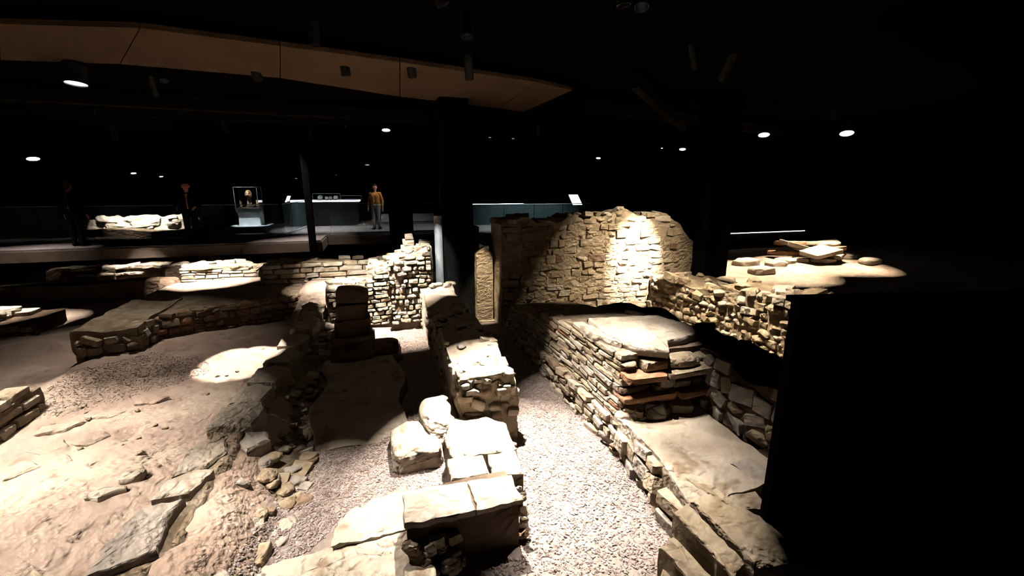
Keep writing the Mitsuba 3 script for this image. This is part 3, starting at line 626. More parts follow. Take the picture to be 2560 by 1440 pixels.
# 10. plaster ledge right, with tilted slabs
pl = thing('plaster_ledge', 'worn pale plaster ledge on the right below the pier, broken at its front edge', 'plaster floor')
def topP(s, d): return -0.955 + 0.03 * math.sin(3 * s + 2 * d) - 0.08 * max(0, 2.75 - s) * max(0, 3.2 - d) * 3
part(pl, 'surface', core(2.45, 3.54, 2.55, 4.03, -1.45, topP, 0.045, 0.045, 4.5, 33, side=lambda d: -0.08 * np.clip(3.6 - d, 0, 1)), 'm_plaster', 45)
courses(pl, (2.30, 2.66), (2.41, 3.9), 1, -1.42, lambda x: -1.0, (0.09, 0.2), (0.16, 0.4), 0.22, (-0.02, 0.05), TAN, (('block', 2), ('shard', 1)), 0.2, 60, 0.004)
SL = [([(2.17, 2.58), (2.33, 2.62), (2.36, 2.02), (2.18, 1.94)], -1.0, 0.16), ([(2.37, 2.63), (2.60, 2.66), (2.83, 2.30), (2.80, 1.90), (2.40, 1.96)], -0.985, 0.14),
      ([(1.93, 2.40), (2.10, 2.46), (2.15, 1.98), (1.96, 1.92)], -1.12, 0.2), ([(1.76, 2.22), (1.88, 2.28), (1.93, 1.80), (1.80, 1.76)], -1.2, 0.2),
      ([(2.46, 2.92), (2.82, 2.92), (3.02, 2.62), (2.93, 2.36), (2.62, 2.44)], -0.955, 0.10), ([(1.96, 1.86), (2.24, 1.88), (2.3, 1.6), (2.0, 1.55)], -1.15, 0.2), ([(3.0, 2.9), (3.25, 2.92), (3.35, 2.45), (3.08, 2.42)], -0.93, 0.1)]
for i, (poly, zt, th) in enumerate(SL):
    one('stone_slab', slab(poly, zt - th - 0.12, zt, (0.03, 0.06), 110 + i, 0.025), 'm_stone_grey' if i == 6 else 'm_stone_tan',
        ['long narrow grey slab lying second from the gravel at the foot of the ledge', 'broad grey slab at the foot of the plaster ledge beside the black panel', 'short chipped slab leaning at the gravel edge, bottom right',
         'small upright slab nearest the gravel at the bottom right', 'grey slab higher on the plaster ledge near the black panel', 'slab cut by the lower edge of the photo at bottom right', 'dark grey stone at the foot of the black panel'][i], 'stone slab', smooth=30)

# 11. polygon wall at right
we = thing('polygon_wall', 'dark wall of irregular polygonal stones behind the plaster ledge, shadowed at the top', 'ruin wall')
def topW(s, d): return -0.30 + 0.05 * math.sin(d * 3.3) + 0.04 * math.sin(d * 7)
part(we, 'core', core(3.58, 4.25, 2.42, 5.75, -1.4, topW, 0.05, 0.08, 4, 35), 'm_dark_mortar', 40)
courses(we, (3.56, 2.45), (3.56, 3.95), 1, -1.0, lambda x: topW(0, 2.45 + x) - 0.02, (0.15, 0.24), (0.16, 0.32), 0.14, (0.0, 0.035), (('m_stone_grey', 2), ('m_stone_tan', 2)), (('cobble', 1), ('block', 2)), 0.25, 60, 0.02)
for i in range(26): d = rng.uniform(2.5, 5.6); rock(we, pick(RUB), (rng.uniform(3.7, 4.2), d, topW(0, d)), (0.2, 0.24, 0.1), None, 0.2, 'm_stone_brown')

# 12. tall wall
tw = thing('tall_wall', 'tall ruin wall of squared stones with a glaring spotlight patch', 'ruin wall')
def topT(s, d=0):
    z = 0.90 if s < 4.4 else 0.98
    z += 0.05 * math.sin(s * 5) + 0.03 * math.sin(s * 13)
    return z - 0.62 * max(0, s - 6.25) ** 1.3 - 0.25 * max(0, 2.75 - s)
part(tw, 'core', core(2.46, 7.35, 8.81, 9.6, -1.5, topT, 0.05, 0.07, 5, 37), 'm_stone_tan', 40)
courses(tw, (2.47, 8.80), (6.9, 8.80), -1, -1.4, lambda x: topT(2.47 + x) - 0.02, (0.12, 0.20), (0.14, 0.42), 0.2, (-0.012, 0.03), (('m_stone_tan', 6), ('m_stone_pale', 1.5), ('m_stone_brown', 0.6)), (('block', 2), ('cobble', 1)), 0.12, 300, 0.004)
for i in range(40): s = rng.uniform(2.5, 6.8); rock(tw, pick(RUB), (s, rng.uniform(8.8, 9.5), topT(s) + 0.0), (0.24, 0.2, 0.11), None, 0.2, pick(TAN))

# 13. upright slab in front of it
us = thing('plaster_pier', 'narrow upright plastered pier, tan and pitted, right of the central column', 'pillar')
part(us, 'body', core(2.03, 2.40, 9.3, 9.5, -1.43, lambda s, d: 0.30 - 1.6 * abs(s - 2.22) ** 1.4, 0.015, 0.04, 9, 39), 'm_stone_tan', 40)
part(us, 'foot', bev(2.0, 2.44, 9.24, 9.56, -1.46, -1.36, 0.015), 'm_plaster')

# 14. cobble wall
cb = thing('cobble_wall', 'wall of round cobbles right of the tall wall, crumbling toward the black panel', 'ruin wall')
def topC(s, d): return -0.40 + 0.22 * min(1, max(0, 7.2 - d)) + 0.05 * math.sin(d * 5)
part(cb, 'core', core(6.05, 7.0, 4.2, 8.7, -1.4, topC, 0.06, 0.09, 4, 41), 'm_mortar', 40)
courses(cb, (6.02, 4.3), (6.02, 8.65), 1, -1.3, lambda x: topC(0, 4.3 + x) + 0.02, (0.12, 0.19), (0.13, 0.30), 0.24, (0.0, 0.10), TAN, (('cobble', 4), ('block', 1)), 0.2, 260, 0.012, 0.05)
for i in range(36): d = rng.uniform(4.4, 8.5); a = rng.uniform(0.14, 0.3); rock(cb, pick(RUB), (rng.uniform(6.0, 6.9), d, topC(0, d) + 0.02), (a, a * 1.2, a * 0.6), None, 0.3, pick(TAN))
for i in range(26): d = rng.uniform(4.4, 6.2); a = rng.uniform(0.14, 0.32); one_ = (rng.uniform(5.55, 5.95), d); rock(cb, pick(RUB), (*one_, float(ground(*one_)) + 0.05), (a, a * 1.2, a * 0.7), None, 0.3, pick(TAN), 'fallen_stone')

# 15. tile stack on the high ground
ts = thing('tile_heap', 'stack of broken tiles and flat stones on the lit earth at far right', 'stone heap')
for i in range(16):
    a = rng.uniform(0.3, 0.75); L = i // 4
    rock(ts, 'block' if i % 3 else 'shard', (rng.uniform(11.2, 12.6), rng.uniform(9.0, 9.9), -0.42 + 0.13 * L), (a * 1.5, a, 0.12), None, 0.12, 'm_brick' if i % 3 == 1 else 'm_stone_pale', 'tile')
FAR_STONES = ['pale loose stone on the lit earth, second from the black column', 'small pale stone on the lit earth in the middle of the row', 'pale loose stone just left of the tile heap', 'pale stone nearest the cobble wall on the lit earth',
              'pale stone right of the tile heap, the nearer one', 'large pale stone right of the tile heap, the farther one', 'pale stone right beside the black column on the lit earth']
for i, (s, d, a) in enumerate([(9.5, 9.4, 0.5), (10.1, 9.0, 0.4), (10.75, 9.3, 0.4), (8.9, 8.3, 0.45), (13.0, 8.6, 0.4), (13.3, 9.4, 0.5), (8.5, 9.6, 0.4)]):
    b = boulder((a * 1.4, a, a * 0.5), 130 + i, 3, 0.6, 0.08); b.apply_translation((s, d, float(ground(s, d)) + 0.06))
    one('loose_stone', b, 'm_stone_pale', FAR_STONES[i], 'stone', 'stones on the lit earth at far right', smooth=True)
# dark bank behind it
one('earth_bank', core(9.2, 20, 12.7, 14.5, -0.7, lambda s, d: -0.1 + 0.1 * math.sin(s * 1.3), 0.1, 0.2, 2, 45), 'm_dark_mortar', 'dark earth bank behind the lit ground at far right', 'earth bank', smooth=40)
one('light_strip', bev(11.0, 14.6, 12.0, 12.03, 0.03, 0.06, 0.005), 'm_white', 'thin white light strip on a walkway edge above the lit ground at far right', 'light strip', emitter={'type': 'area', 'radiance': rgb(1.6 * DIM, 1.5 * DIM, 1.4 * DIM), 'sampling_weight': 0.05})
sw = thing('walkway', 'dark walkway edge carrying the light strip at far right', 'walkway')
part(sw, 'beam', bev(10.5, 20, 12.04, 12.5, -0.25, 0.08, 0.01), 'm_steel'); 
for x in (11.5, 15, 18): part(sw, 'support', tube((x, 12.3, -0.8), (x, 12.3, -0.24), 0.06, 10), 'm_steel')

# 16. ruins at far left, below and behind the walkway
kl = thing('low_wall', 'dark low wall at the left edge of the photo with pale flat stones on its crown', 'ruin wall')
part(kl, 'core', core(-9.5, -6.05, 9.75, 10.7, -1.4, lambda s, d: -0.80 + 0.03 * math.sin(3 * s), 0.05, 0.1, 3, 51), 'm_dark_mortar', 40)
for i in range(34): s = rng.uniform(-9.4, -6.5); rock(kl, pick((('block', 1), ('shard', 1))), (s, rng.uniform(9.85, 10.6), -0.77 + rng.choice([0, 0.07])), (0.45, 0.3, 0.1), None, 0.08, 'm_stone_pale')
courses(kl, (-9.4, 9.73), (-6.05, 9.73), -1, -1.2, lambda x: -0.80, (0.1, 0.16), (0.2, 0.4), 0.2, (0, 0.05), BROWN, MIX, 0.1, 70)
one('low_wall', core(-10, -5.2, 12.62, 13.1, -1.4, lambda s, d: -0.66 + 0.02 * math.sin(3 * s), 0.03, 0.1, 4, 52), 'm_dark_mortar', 'low wall coloured dark for its unlit face, running left from the white wall stub with a thin lit crown', 'ruin wall', smooth=40)  # shade of the unlit face is put into the dark material
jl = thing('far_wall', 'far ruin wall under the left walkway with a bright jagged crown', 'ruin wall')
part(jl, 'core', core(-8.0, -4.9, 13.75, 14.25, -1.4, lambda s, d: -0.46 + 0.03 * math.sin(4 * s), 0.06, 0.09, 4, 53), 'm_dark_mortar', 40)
for i in range(46): s = rng.uniform(-7.6, -5.0); rock(jl, pick(RUB), (s, rng.uniform(13.72, 14.0), -0.45 - 0.02 * rng.random()), (0.26, 0.2, 0.09), None, 0.15, 'm_stone_pale')
for i in range(14): s = rng.uniform(-7.4, -6.0); rock(jl, pick(RUB), (s, 13.72, -0.62), (0.2, 0.14, 0.06), None, 0.15, 'm_stone_pale')
j2 = thing('far_wall', 'pinkish stone wall just beneath the edge of the left walkway', 'ruin wall')
part(j2, 'core', core(-7.4, -4.7, 14.75, 15.3, -1.4, lambda s, d: -0.38, 0.05, 0.1, 4, 55), 'm_mortar', 40)
courses(j2, (-7.3, 14.73), (-4.75, 14.73), -1, -0.9, lambda x: -0.36, (0.12, 0.2), (0.2, 0.5), 0.2, (0, 0.06), (('m_stone_brown', 2), ('m_stone_tan', 1)), MIX, 0.08, 60)
j3 = one('brick_pier', core(-4.6, -3.0, 16.3, 17.2, -1.4, lambda s, d: -0.40, 0.03, 0.12, 3, 56), 'm_stone_brown', 'brown masonry pier in the dark under the left walkway', 'pillar', smooth=40)
rk = thing('pale_rock_wall', 'pale glowing rock wall seen through the glass behind the left walkway', 'ruin wall')
part(rk, 'core', core(-9.7, -6.4, 19.0, 20.0, -0.6, lambda s, d: 0.50 + 0.05 * math.sin(6 * s) + 0.04 * math.sin(15 * s) - 0.14 * max(0, s + 7.1) ** 1.2 - 0.1 * max(0, -8.7 - s), 0.08, 0.1, 4, 57), 'm_stone_pale', 40)
for i in range(24): s = rng.uniform(-9.2, -6.7); rock(rk, pick(RUB), (s, 19.0, rng.uniform(0.15, 0.5)), (0.3, 0.2, 0.2), None, 0.25, 'm_stone_pale')
one('dark_bank', core(-13, -5.7, 18.0, 18.7, -1.3, lambda s, d: 0.13 + 0.06 * math.sin(2 * s) - 0.12 * max(0, -10.2 - s), 0.06, 0.15, 3, 58), 'm_dark_mortar', 'dark earth bank in front of the pale rock wall', 'earth bank', smooth=40)
one('mossy_mound', core(-13.5, -10.4, 17.2, 17.9, -1.3, lambda s, d: 0.02 + 0.05 * math.sin(7 * s), 0.06, 0.1, 4, 59), 'm_stone_tan', 'small yellowish mound behind the glass at the left edge', 'mound', smooth=40)

# courses at the left edge
lw = thing('step_wall', 'low stepped wall of long pale courses at the left edge beside the gravel patch', 'ruin wall')
part(lw, 'core', core(-5.6, -4.15, 5.35, 6.6, -1.5, lambda s, d: -0.86, 0.04, 0.07, 4, 61), 'm_mortar', 40)
for L, (d0, z) in enumerate([(5.30, -1.13), (5.34, -1.0), (5.42, -0.88)]):
    courses(lw, (-5.5, d0), (-4.06 - 0.05 * L, d0), -1, z, lambda x: z + 0.1, (0.10, 0.11), (0.3, 0.6), 0.3, (0.0, 0.04), PALE, (('block', 1),), 0.03, 10)
    courses(lw, (-4.06 - 0.05 * L, d0), (-4.1 - 0.05 * L, 6.5), -1, z, lambda x: z + 0.1, (0.10, 0.11), (0.25, 0.5), 0.3, (0.0, 0.04), PALE, (('block', 1),), 0.03, 10)
fl = thing('flagstone_edge', 'row of flat flagstones sunk in the earth floor beside the stepped wall', 'paving')
for i, (s, d, a, b_) in enumerate([(-3.62, 5.9, 0.5, 0.34), (-3.25, 6.1, 0.42, 0.3), (-2.9, 6.3, 0.4, 0.26), (-3.5, 5.45, 0.5, 0.4), (-3.15, 5.5, 0.36, 0.34), (-3.55, 5.0, 0.5, 0.34), (-3.9, 4.9, 0.4, 0.4), (-3.2, 5.05, 0.35, 0.3)]):
    poly = [(s + math.cos(t) * a * 0.5 * rng.uniform(0.8, 1.1), d + math.sin(t) * b_ * 0.5 * rng.uniform(0.8, 1.1)) for t in np.linspace(0, 2 * np.pi, 6)[:-1] + rng.uniform(-0.4, 0.4, 5)]
    g = float(ground(s, d)); part(fl, 'flagstone', slab(poly, g - 0.1, g + rng.uniform(0.005, 0.03), (rng.normal(0, 0.04), rng.normal(0, 0.04)), 140 + i), 'm_earth', 35)

# loose stones on the earth floor
LS = [(-2.30, 4.42, 0.20, 0.14, 'small pale stone lying on the earth floor behind the flat shard'), (-2.40, 4.21, 0.30, 0.14, 'flat pale shard on the earth floor left of the big kerb stones'),
      (-2.9, 3.75, 0.05, 0.04, 'tiny pebble on the earth floor near the lower left'), (-3.05, 3.2, 0.16, 0.12, 'rough stone half buried at the left edge of the earth floor')]
for i, (s, d, a, b_, lab) in enumerate(LS):
    g = float(ground(s, d))
    if i == 1: m = slab([(s - a / 2, d - 0.03), (s - 0.02, d - b_ / 2), (s + a / 2, d + 0.02), (s + 0.1, d + b_ / 2), (s - 0.1, d + 0.05)], g - 0.03, g + 0.045, (0, 0), 150)
    else:
        m = boulder((a, b_, a * 0.5), 151 + i, 3, 0.6, 0.08); m.apply_translation((s, d, g + a * 0.12))
    one('loose_stone', m, 'm_stone_pale', lab, 'stone', smooth=35)
for i in range(34):
    s, d = rng.uniform(-4.2, -1.95), rng.uniform(2.6, 8.2); a = rng.uniform(0.025, 0.06); g = float(ground(s, d))
    k = thing('pebble', 'small pebble scattered on the earth floor left of the kerb wall', 'pebble', 'pebbles on the earth floor')
    scene[k] = {**COBBLES[i % 14], 'bsdf': {'type': 'ref', 'id': pick(TAN)}, 'to_world': T().translate([s, d, g + a * 0.15]) @ T().rotate([0, 0, 1], 40 * i) @ T().scale([a * 1.4, a, a * 0.7])}

# ------------------------------------------------------------------ gravel (uncountable)
def gravel(label, poly, n, smin, smax, seed, mat):
    xy = in_poly(poly, n, seed); z = ground(xy[:, 0], xy[:, 1])
    one('gravel', pebbles(xy, z, smin, smax, seed), mat, label, 'gravel', kind='stuff')
gravel('pale gravel filling the corridor right of the near masonry block', [(-0.2, 1.6), (2.15, 1.6), (2.45, 3.4), (2.45, 8.4), (1.45, 8.4), (1.42, 4.6), (1.15, 3.9), (1.02, 3.3), (0.98, 2.9), (0.1, 2.9)], 15000, 0.02, 0.045, 201, 'm_gravel')
gravel('pale gravel between the kerb wall and the near masonry block', [(-1.25, 2.9), (-0.9, 3.3), (-0.5, 3.7), (0.1, 3.5), (0.55, 3.6), (0.6, 4.3), (0.5, 5.0), (-0.85, 5.2), (-1.05, 4.6), (-1.2, 3.6)], 6500, 0.02, 0.042, 202, 'm_gravel')
gravel('dull gravel in the narrow channel beside the plaster wall', [(0.2, 5.0), (0.82, 5.0), (0.82, 9.2), (0.22, 9.2)], 5000, 0.02, 0.04, 203, 'm_gravel_dull')
gravel('patch of sparse purplish gravel on the earth floor near the stepped wall', [(-4.3, 6.1), (-3.3, 6.4), (-2.5, 7.1), (-2.7, 7.7), (-3.6, 8.1), (-4.4, 7.6)], 2600, 0.012, 0.035, 204, 'm_gravel_dull')

# ------------------------------------------------------------------ displays on the rear walkway
dc = thing('display_case', 'glass display case with a statue head on a white plinth behind the walkway glass', 'display case')
part(dc, 'base', bev(-4.75, -3.75, 17.3, 18.2, 0.001, 0.22, 0.01), 'm_steel')
part(dc, 'shelf', bev(-4.85, -3.65, 17.2, 18.3, 0.22, 0.25, 0.005), 'm_white')
part(dc, 'plinth', bev(-4.55, -3.88, 17.45, 18.05, 0.25, 0.72, 0.01), 'm_white')
part(dc, 'top_plate', bev(-4.6, -3.86, 17.4, 18.1, 0.72, 0.86, 0.01), 'm_steel')
for (x0, x1, y0, y1) in [(-4.58, -3.88, 17.42, 17.425), (-4.58, -3.88, 18.075, 18.08), (-4.58, -4.575, 17.43, 18.07), (-3.885, -3.88, 17.43, 18.07)]:
    V = np.array([[x0, y0, 0.861], [x1, y1 if x1 - x0 < 0.1 else y0, 0.861], [x1, y1 if x1 - x0 < 0.1 else y0, 1.56], [x0, y0, 1.56]])
    part(dc, 'pane', (V, np.array([[0, 1, 2, 3]])), 'm_case_glass')
fr = []
for x in (-4.58, -3.88):
    for y in (17.42, 18.08): fr.append(box(x - 0.006, x + 0.006, y - 0.006, y + 0.006, 0.86, 1.57))
for y in (17.42, 18.08): fr.append(box(-4.585, -3.875, y - 0.006, y + 0.006, 1.56, 1.572))
for x in (-4.58, -3.88): fr.append(box(x - 0.006, x + 0.006, 17.42, 18.08, 1.56, 1.572))
part(dc, 'frame', join(fr), 'm_rail')
scene['m_bronze'] = rough((0.62, 0.40, 0.20), (0.45, 0.28, 0.14), 8)
hd = thing('statue_head', 'bronze and marble statue head inside the glass display case', 'statue')
b = boulder((0.22, 0.26, 0.34), 160, 4, 1.0, 0.03); v = np.array(b.vertices); fr_ = v[:, 1] < 0
v[:, 0] *= 1 - 0.3 * np.clip(-v[:, 2] / 0.17, 0, 1); v[:, 1] -= 0.05 * np.exp(-((v[:, 0] / 0.025) ** 2 + ((v[:, 2] + 0.01) / 0.05) ** 2)) * fr_
v[:, 1] += 0.02 * (np.exp(-(((np.abs(v[:, 0]) - 0.045) / 0.025) ** 2 + ((v[:, 2] - 0.03) / 0.02) ** 2))) * fr_; b.vertices = v
b.apply_translation((-4.22, 17.75, 1.30)); part(hd, 'face', b, 'm_bronze', True)
part(hd, 'neck', tube((-4.22, 17.77, 0.93), (-4.22, 17.76, 1.2), 0.085, 16, 0.065), 'm_stone_pale', 40)
part(hd, 'mount', bev(-4.33, -4.11, 17.65, 17.87, 0.861, 0.94, 0.01), 'm_brick')
part(hd, 'fragment', tube((-3.97, 17.7, 0.861), (-3.97, 17.7, 1.12), 0.04, 12, 0.03), 'm_bronze', 40)
part(hd, 'fragment', tube((-4.48, 17.7, 0.861), (-4.48, 17.7, 1.1), 0.035, 12, 0.03), 'm_bronze', 40)
tc = thing('display_table', 'long display table with a glowing white top beyond the walkway', 'display table')
GLOW = {'type': 'area', 'radiance': rgb(1.5 * DIM, 1.55 * DIM, 1.6 * DIM), 'sampling_weight': 0.1}
part(tc, 'body', bev(-3.3, -0.7, 19.6, 20.6, 0.001, 0.97, 0.01), 'm_steel')
part(tc, 'glowing_top', bev(-3.4, -0.6, 19.55, 20.7, 0.97, 1.03, 0.008), 'm_white', emitter=GLOW)
part(tc, 'glass_case', box(-2.4, -0.55, 19.8, 20.5, 1.031, 1.30), 'm_case_glass')
fr = [box(-2.4, -1.35, 19.79, 19.80, 1.29, 1.31), box(-2.41, -2.4, 19.79, 19.8, 1.03, 1.31), box(-1.36, -1.35, 19.79, 19.8, 1.03, 1.31), box(-1.35, -0.52, 19.79, 19.8, 1.20, 1.215), box(-0.53, -0.52, 19.79, 19.8, 1.03, 1.215)]
part(tc, 'case_frame', join(fr), 'm_rail')
for i, (x, a) in enumerate([(-2.15, 0.20), (-1.9, 0.14), (-1.75, 0.15), (-1.55, 0.18)]):
    b = boulder((a, a, a), 170 + i, 3, 0.9 if i % 2 == 0 else 0.5, 0.05); b.apply_translation((x, 20.0, 1.04 + a / 2))
    one('exhibit', b, 'm_white', ['round white exhibit at the left in the glowing table case', 'small white exhibit second from left in the table case', 'white exhibit third from left in the glowing table case', 'white block exhibit at the right in the glowing table case'][i], 'exhibit', smooth=True)
def lectern(label, x, y, w, d, z, tilt, post=True):
    k = thing('information_stand', label, 'screen')
    b = box(-w / 2, w / 2, -d / 2, d / 2, -0.015, 0.015); R = rot((1, 0, 0), tilt); b.apply_transform(R); b.apply_translation((x, y, z)); part(k, 'screen', b, 'm_white', emitter={'type': 'area', 'radiance': rgb(1.5 * DIM, 1.6 * DIM, 1.7 * DIM), 'sampling_weight': 0.1})
    part(k, 'stand', bev(x - 0.05, x + 0.05, y - 0.05, y + 0.05, 0.001, z - 0.05, 0.008), 'm_steel')
    return k
lectern('small tilted white panel at the left end of the glowing table', -3.25, 19.4, 0.12, 0.5, 1.12, 0.35)
lectern('tilted white screen glowing above the teal glass railing', 8.08, 17.3, 0.42, 0.62, 1.04, 0.7)
one('display_plinth', bev(0.2, 2.6, 21.0, 21.6, 0.001, 0.35, 0.01), 'm_white', 'low pale plinth at the back of the rear walkway', 'plinth')

# ------------------------------------------------------------------ people
def bones(bs, ln=0.03, it=8):
    M = m3.Manifold()
    for p, r, q, r2 in bs:
        a = m3.Manifold.sphere(r, 14).translate(tuple(p)); c = m3.Manifold.sphere(r2, 14).translate(tuple(q)); M = M + m3.Manifold.batch_hull([a, c])
    M = M.refine_to_length(ln); me = M.to_mesh(); t = trimesh.Trimesh(me.vert_properties[:, :3], me.tri_verts)
    trimesh.smoothing.filter_taubin(t, iterations=it); return t

def person(label, x, y, yaw, H, top, legs, skirt=False, arms='rail'):
    k = thing('person', label, 'person')
    sc = H / 1.75
    hip, knee, foot = 0.92, 0.49, 0.07
    A = trimesh.transformations.rotation_matrix(yaw, (0, 0, 1)); A[:3, 3] = (x, y, 0)
    def put(m): m.apply_scale(sc); m.apply_transform(A); return m
    st = 0.09
    if arms == 'rail': el, ha = (0.30, -0.06, 1.14), (0.22, -0.30, 1.04)
    else: el, ha = (0.27, 0.02, 1.12), (0.28, -0.06, 0.86)
    body = [((0, 0.0, 1.64), 0.088, (0, -0.015, 1.56), 0.066), ((0, 0.01, 1.42), 0.055, (0, 0, 1.56), 0.052), ((-0.15, 0, 1.40), 0.06, (0.15, 0, 1.40), 0.06), ((0, 0, 1.32), 0.12, (0, 0, 0.98), 0.12)]
    shirt = [((-0.165, 0, 1.385), 0.075, (0.165, 0, 1.385), 0.075), ((-0.07, 0, 1.30), 0.135, (-0.06, 0, 0.95), 0.125), ((0.07, 0, 1.30), 0.135, (0.06, 0, 0.95), 0.125)]
    pants = [((-0.08, 0, 0.95), 0.125, (0.08, 0, 0.95), 0.125)]
    shoes = []
    for s_ in (-1, 1):
        e, h = np.array([s_ * el[0], el[1], el[2]]), np.array([s_ * ha[0], ha[1], ha[2]])
        body += [((s_ * 0.18, 0, 1.39), 0.055, e, 0.042), (e, 0.042, h, 0.03), (h, 0.03, h + (h - e) * 0.32, 0.026)]
        shirt += [((s_ * 0.18, 0, 1.39), 0.068, e, 0.056), (e, 0.056, e + (h - e) * 0.85, 0.045)]
        pants += [((s_ * st, 0, 0.90), 0.105, (s_ * (st + 0.01), -0.01, knee), 0.075), ((s_ * (st + 0.01), -0.01, knee), 0.075, (s_ * (st + 0.02), 0.01, 0.10), 0.06)]
        body += [((s_ * st, 0, 0.9), 0.08, (s_ * (st + 0.01), 0, knee), 0.055), ((s_ * (st + 0.01), 0, knee), 0.055, (s_ * (st + 0.02), 0.01, 0.09), 0.04)]
        shoes.append(bones([((s_ * (st + 0.02), 0.04, 0.05), 0.048, (s_ * (st + 0.035), -0.15, 0.04), 0.038)]))
        for f in range(5):
            w = h + (h - e) * (0.30 + 0.02 * (f in (1, 2))); t = w + (h - e) / np.linalg.norm(h - e) * (0.06 if f else 0.03) + np.array([s_ * (f - 2) * 0.008, 0, -0.02])
            body.append((w + np.array([(f - 2) * 0.014, 0, 0]), 0.009, t + np.array([(f - 2) * 0.006, 0, 0]), 0.007))
    head = [((0, -0.10, 1.60), 0.018, (0, -0.085, 1.625), 0.012), ((0.088, 0, 1.60), 0.02, (0.09, 0.005, 1.63), 0.018), ((-0.088, 0, 1.60), 0.02, (-0.09, 0.005, 1.63), 0.018)]
    bk = part(k, 'body', put(bones(body + head)), 'm_skin', True)
    for s_ in (-1, 1):
        part(bk, 'eye', put(trimesh.creation.icosphere(1, 0.012).apply_translation((s_ * 0.032, -0.082, 1.635))), 'm_black')
    part(bk, 'mouth', put(box(-0.025, 0.025, -0.088, -0.076, 1.552, 1.560)), 'm_brick')
    part(k, 'hair', put(bones([((0, 0.02, 1.665), 0.088, (0, 0.035, 1.60), 0.08), ((0, -0.03, 1.70), 0.05, (0, 0.03, 1.70), 0.07)])), 'm_hair', True)
    part(k, 'top', put(bones(shirt)), top, True)
    if skirt:
        pr = np.array([(0.0, 0.30), (0.24, 0.30), (0.22, 0.6), (0.17, 0.9), (0.15, 1.0), (0.0, 1.0)]); part(k, 'skirt', put(trimesh.creation.revolve(pr, sections=24)), legs, 40)
    else: part(k, 'trousers', put(bones(pants)), legs, True)
    for s_ in shoes: part(k, 'shoe', put(s_), 'm_dark_cloth', True)
scene['m_skin'] = {'type': 'diffuse', 'reflectance': rgb(0.30, 0.14, 0.085)}
scene['m_hair'] = {'type': 'diffuse', 'reflectance': rgb(0.02, 0.012, 0.008)}
scene['m_dark_cloth'] = {'type': 'twosided', 'bsdf': {'type': 'diffuse', 'reflectance': rgb(0.006, 0.006, 0.007)}}
scene['m_orange_cloth'] = {'type': 'twosided', 'bsdf': {'type': 'diffuse', 'reflectance': rgb(0.26, 0.11, 0.03)}}
scene['m_grey_cloth'] = {'type': 'twosided', 'bsdf': {'type': 'diffuse', 'reflectance': rgb(0.22, 0.21, 0.20)}}
person('person in dark clothes standing on the left walkway, face turned this way', -5.08, 14.85, 0.1, 1.72, 'm_dark_cloth', 'm_dark_cloth')
person('person in dark clothes farther left on the walkway, only the legs readable', -7.78, 14.9, 2.9, 1.75, 'm_dark_cloth', 'm_dark_cloth', arms='down')
person('person in an orange top and grey trousers behind the glass of the rear walkway', 0.02, 17.6, -0.3, 1.66, 'm_orange_cloth', 'm_grey_cloth', arms='down')

# ------------------------------------------------------------------ lamps
def aim(p, t):
    v = np.array(t, float) - np.array(p, float); return v / np.linalg.norm(v)

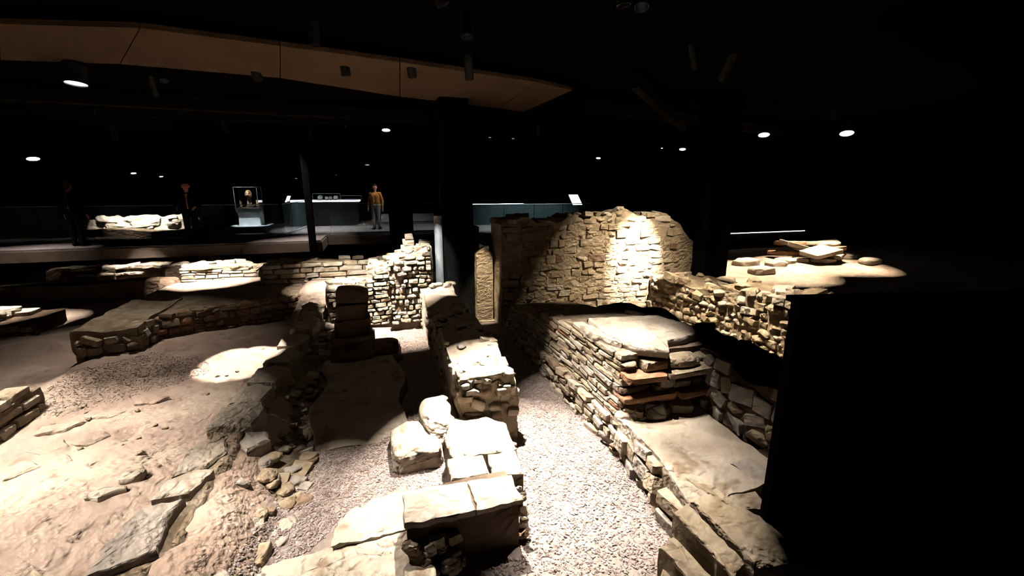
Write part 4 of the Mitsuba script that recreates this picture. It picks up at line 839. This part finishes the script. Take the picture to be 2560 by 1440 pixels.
def lamp(pos, target, label, cat='spotlight', I=None, cut=20, beam=10, col=NEUT, lens=6.0, r=0.075, group=None, deep=False):
    k = thing('ceiling_spotlight', label, cat, group)
    p = np.array(pos, float); d = aim(pos, target)
    added_snoot = 0.30 if deep else 0.0  # deep tube added to hide the lens glow from the camera
    q = p - d * added_snoot
    body = tube(q - d * 0.26, q - d * 0.02, r * 1.08, 20); ring = trimesh.creation.annulus(r * 1.02, r * 1.16, 0.04 + added_snoot, sections=20)
    ring.apply_transform(trimesh.geometry.align_vectors((0, 0, 1), d)); ring.apply_translation(p - d * (0.005 + added_snoot / 2))
    part(k, 'housing', body, 'm_steel', 40); part(k, 'added_snoot' if deep else 'rim', ring, 'm_steel', 40)
    ld = trimesh.creation.cylinder(r, 0.012, sections=24); ld.apply_transform(trimesh.geometry.align_vectors((0, 0, 1), d)); ld.apply_translation(q - d * 0.008)
    part(k, 'lens', ld, 'm_white', emitter={'type': 'area', 'radiance': rgb(*(lens * DIM * c for c in COOL)), 'sampling_weight': 0.01}, label='glowing white lens')
    p = q
    top = p - d * 0.24
    if 3.6 - top[2] > 0.03: part(k, 'stem', tube((top[0], top[1], top[2]), (top[0], top[1], 3.6), 0.014, 8), 'm_steel')
    if I:
        o = np.array(pos, float) + d * 0.03
        scene[k + '__beam'] = {'type': 'spot', 'to_world': T().look_at(origin=o.tolist(), target=(o + d).tolist(), up=[0.3, 0.9, 0.2]), 'intensity': rgb(*(I * DIM * c for c in col)), 'cutoff_angle': cut, 'beam_width': beam}
    return k
for (p, t, I, cut, beam, col, w) in LAMPS:
    lamp(p, t, 'black ceiling spotlight aimed at the ' + w, I=I, cut=cut, beam=beam, col=col, lens=8.0, deep=not w.startswith('cross'), r=0.13 if w.startswith('cross') else 0.06)
SEEN = [((-11.22, 20, 2.52), 0.17, 'far glowing ceiling spot at the left edge above the walkway'), ((0.42, 13.2, 3.1), 0.11, 'glowing ceiling spot left of the central column'), ((9.44, 18, 2.79), 0.1, 'small glowing ceiling spot high above the tilted white screen'),
        ((10.68, 14, 2.89), 0.11, 'glowing ceiling spot above the tall wall, right of the central column'), ((11.31, 11.1, 3.1), 0.15, 'large glowing ceiling spot, second from the right'), ((13.19, 10.0, 3.09), 0.17, 'elongated glowing ceiling spot farthest to the right'),
        ((10.52, 15, 3.0), 0.04, 'tiny glowing ceiling spot beside the one above the tall wall'), ((3.61, 14.2, 3.1), 0.05, 'tiny dim ceiling spot just right of the central column'), ((4.41, 14.3, 3.1), 0.05, 'tiny dim ceiling spot farther right of the central column'),
        ((-10.08, 24, 2.15), 0.1, 'tiny far ceiling spot above the people on the left walkway'), ((-9.83, 26, 2.05), 0.08, 'tiny farthest ceiling spot above the left walkway'), ((-0.23, 22, 2.55), 0.1, 'dim ceiling spot above the person in orange'), ((-3.87, 26, 1.99), 0.07, 'dim far ceiling spot left of the slim post'), ((-1.9, 26, 2.18), 0.05, 'dim far ceiling spot right of the slim post')]
for (p, r, lab) in SEEN:
    dim = 0.25 if 'dim' in lab else 7.0
    lamp(p, (p[0] - 0.12 * p[0] * 0.3, p[1] - 0.5, p[2] - 1.5), lab, lens=dim, r=r)
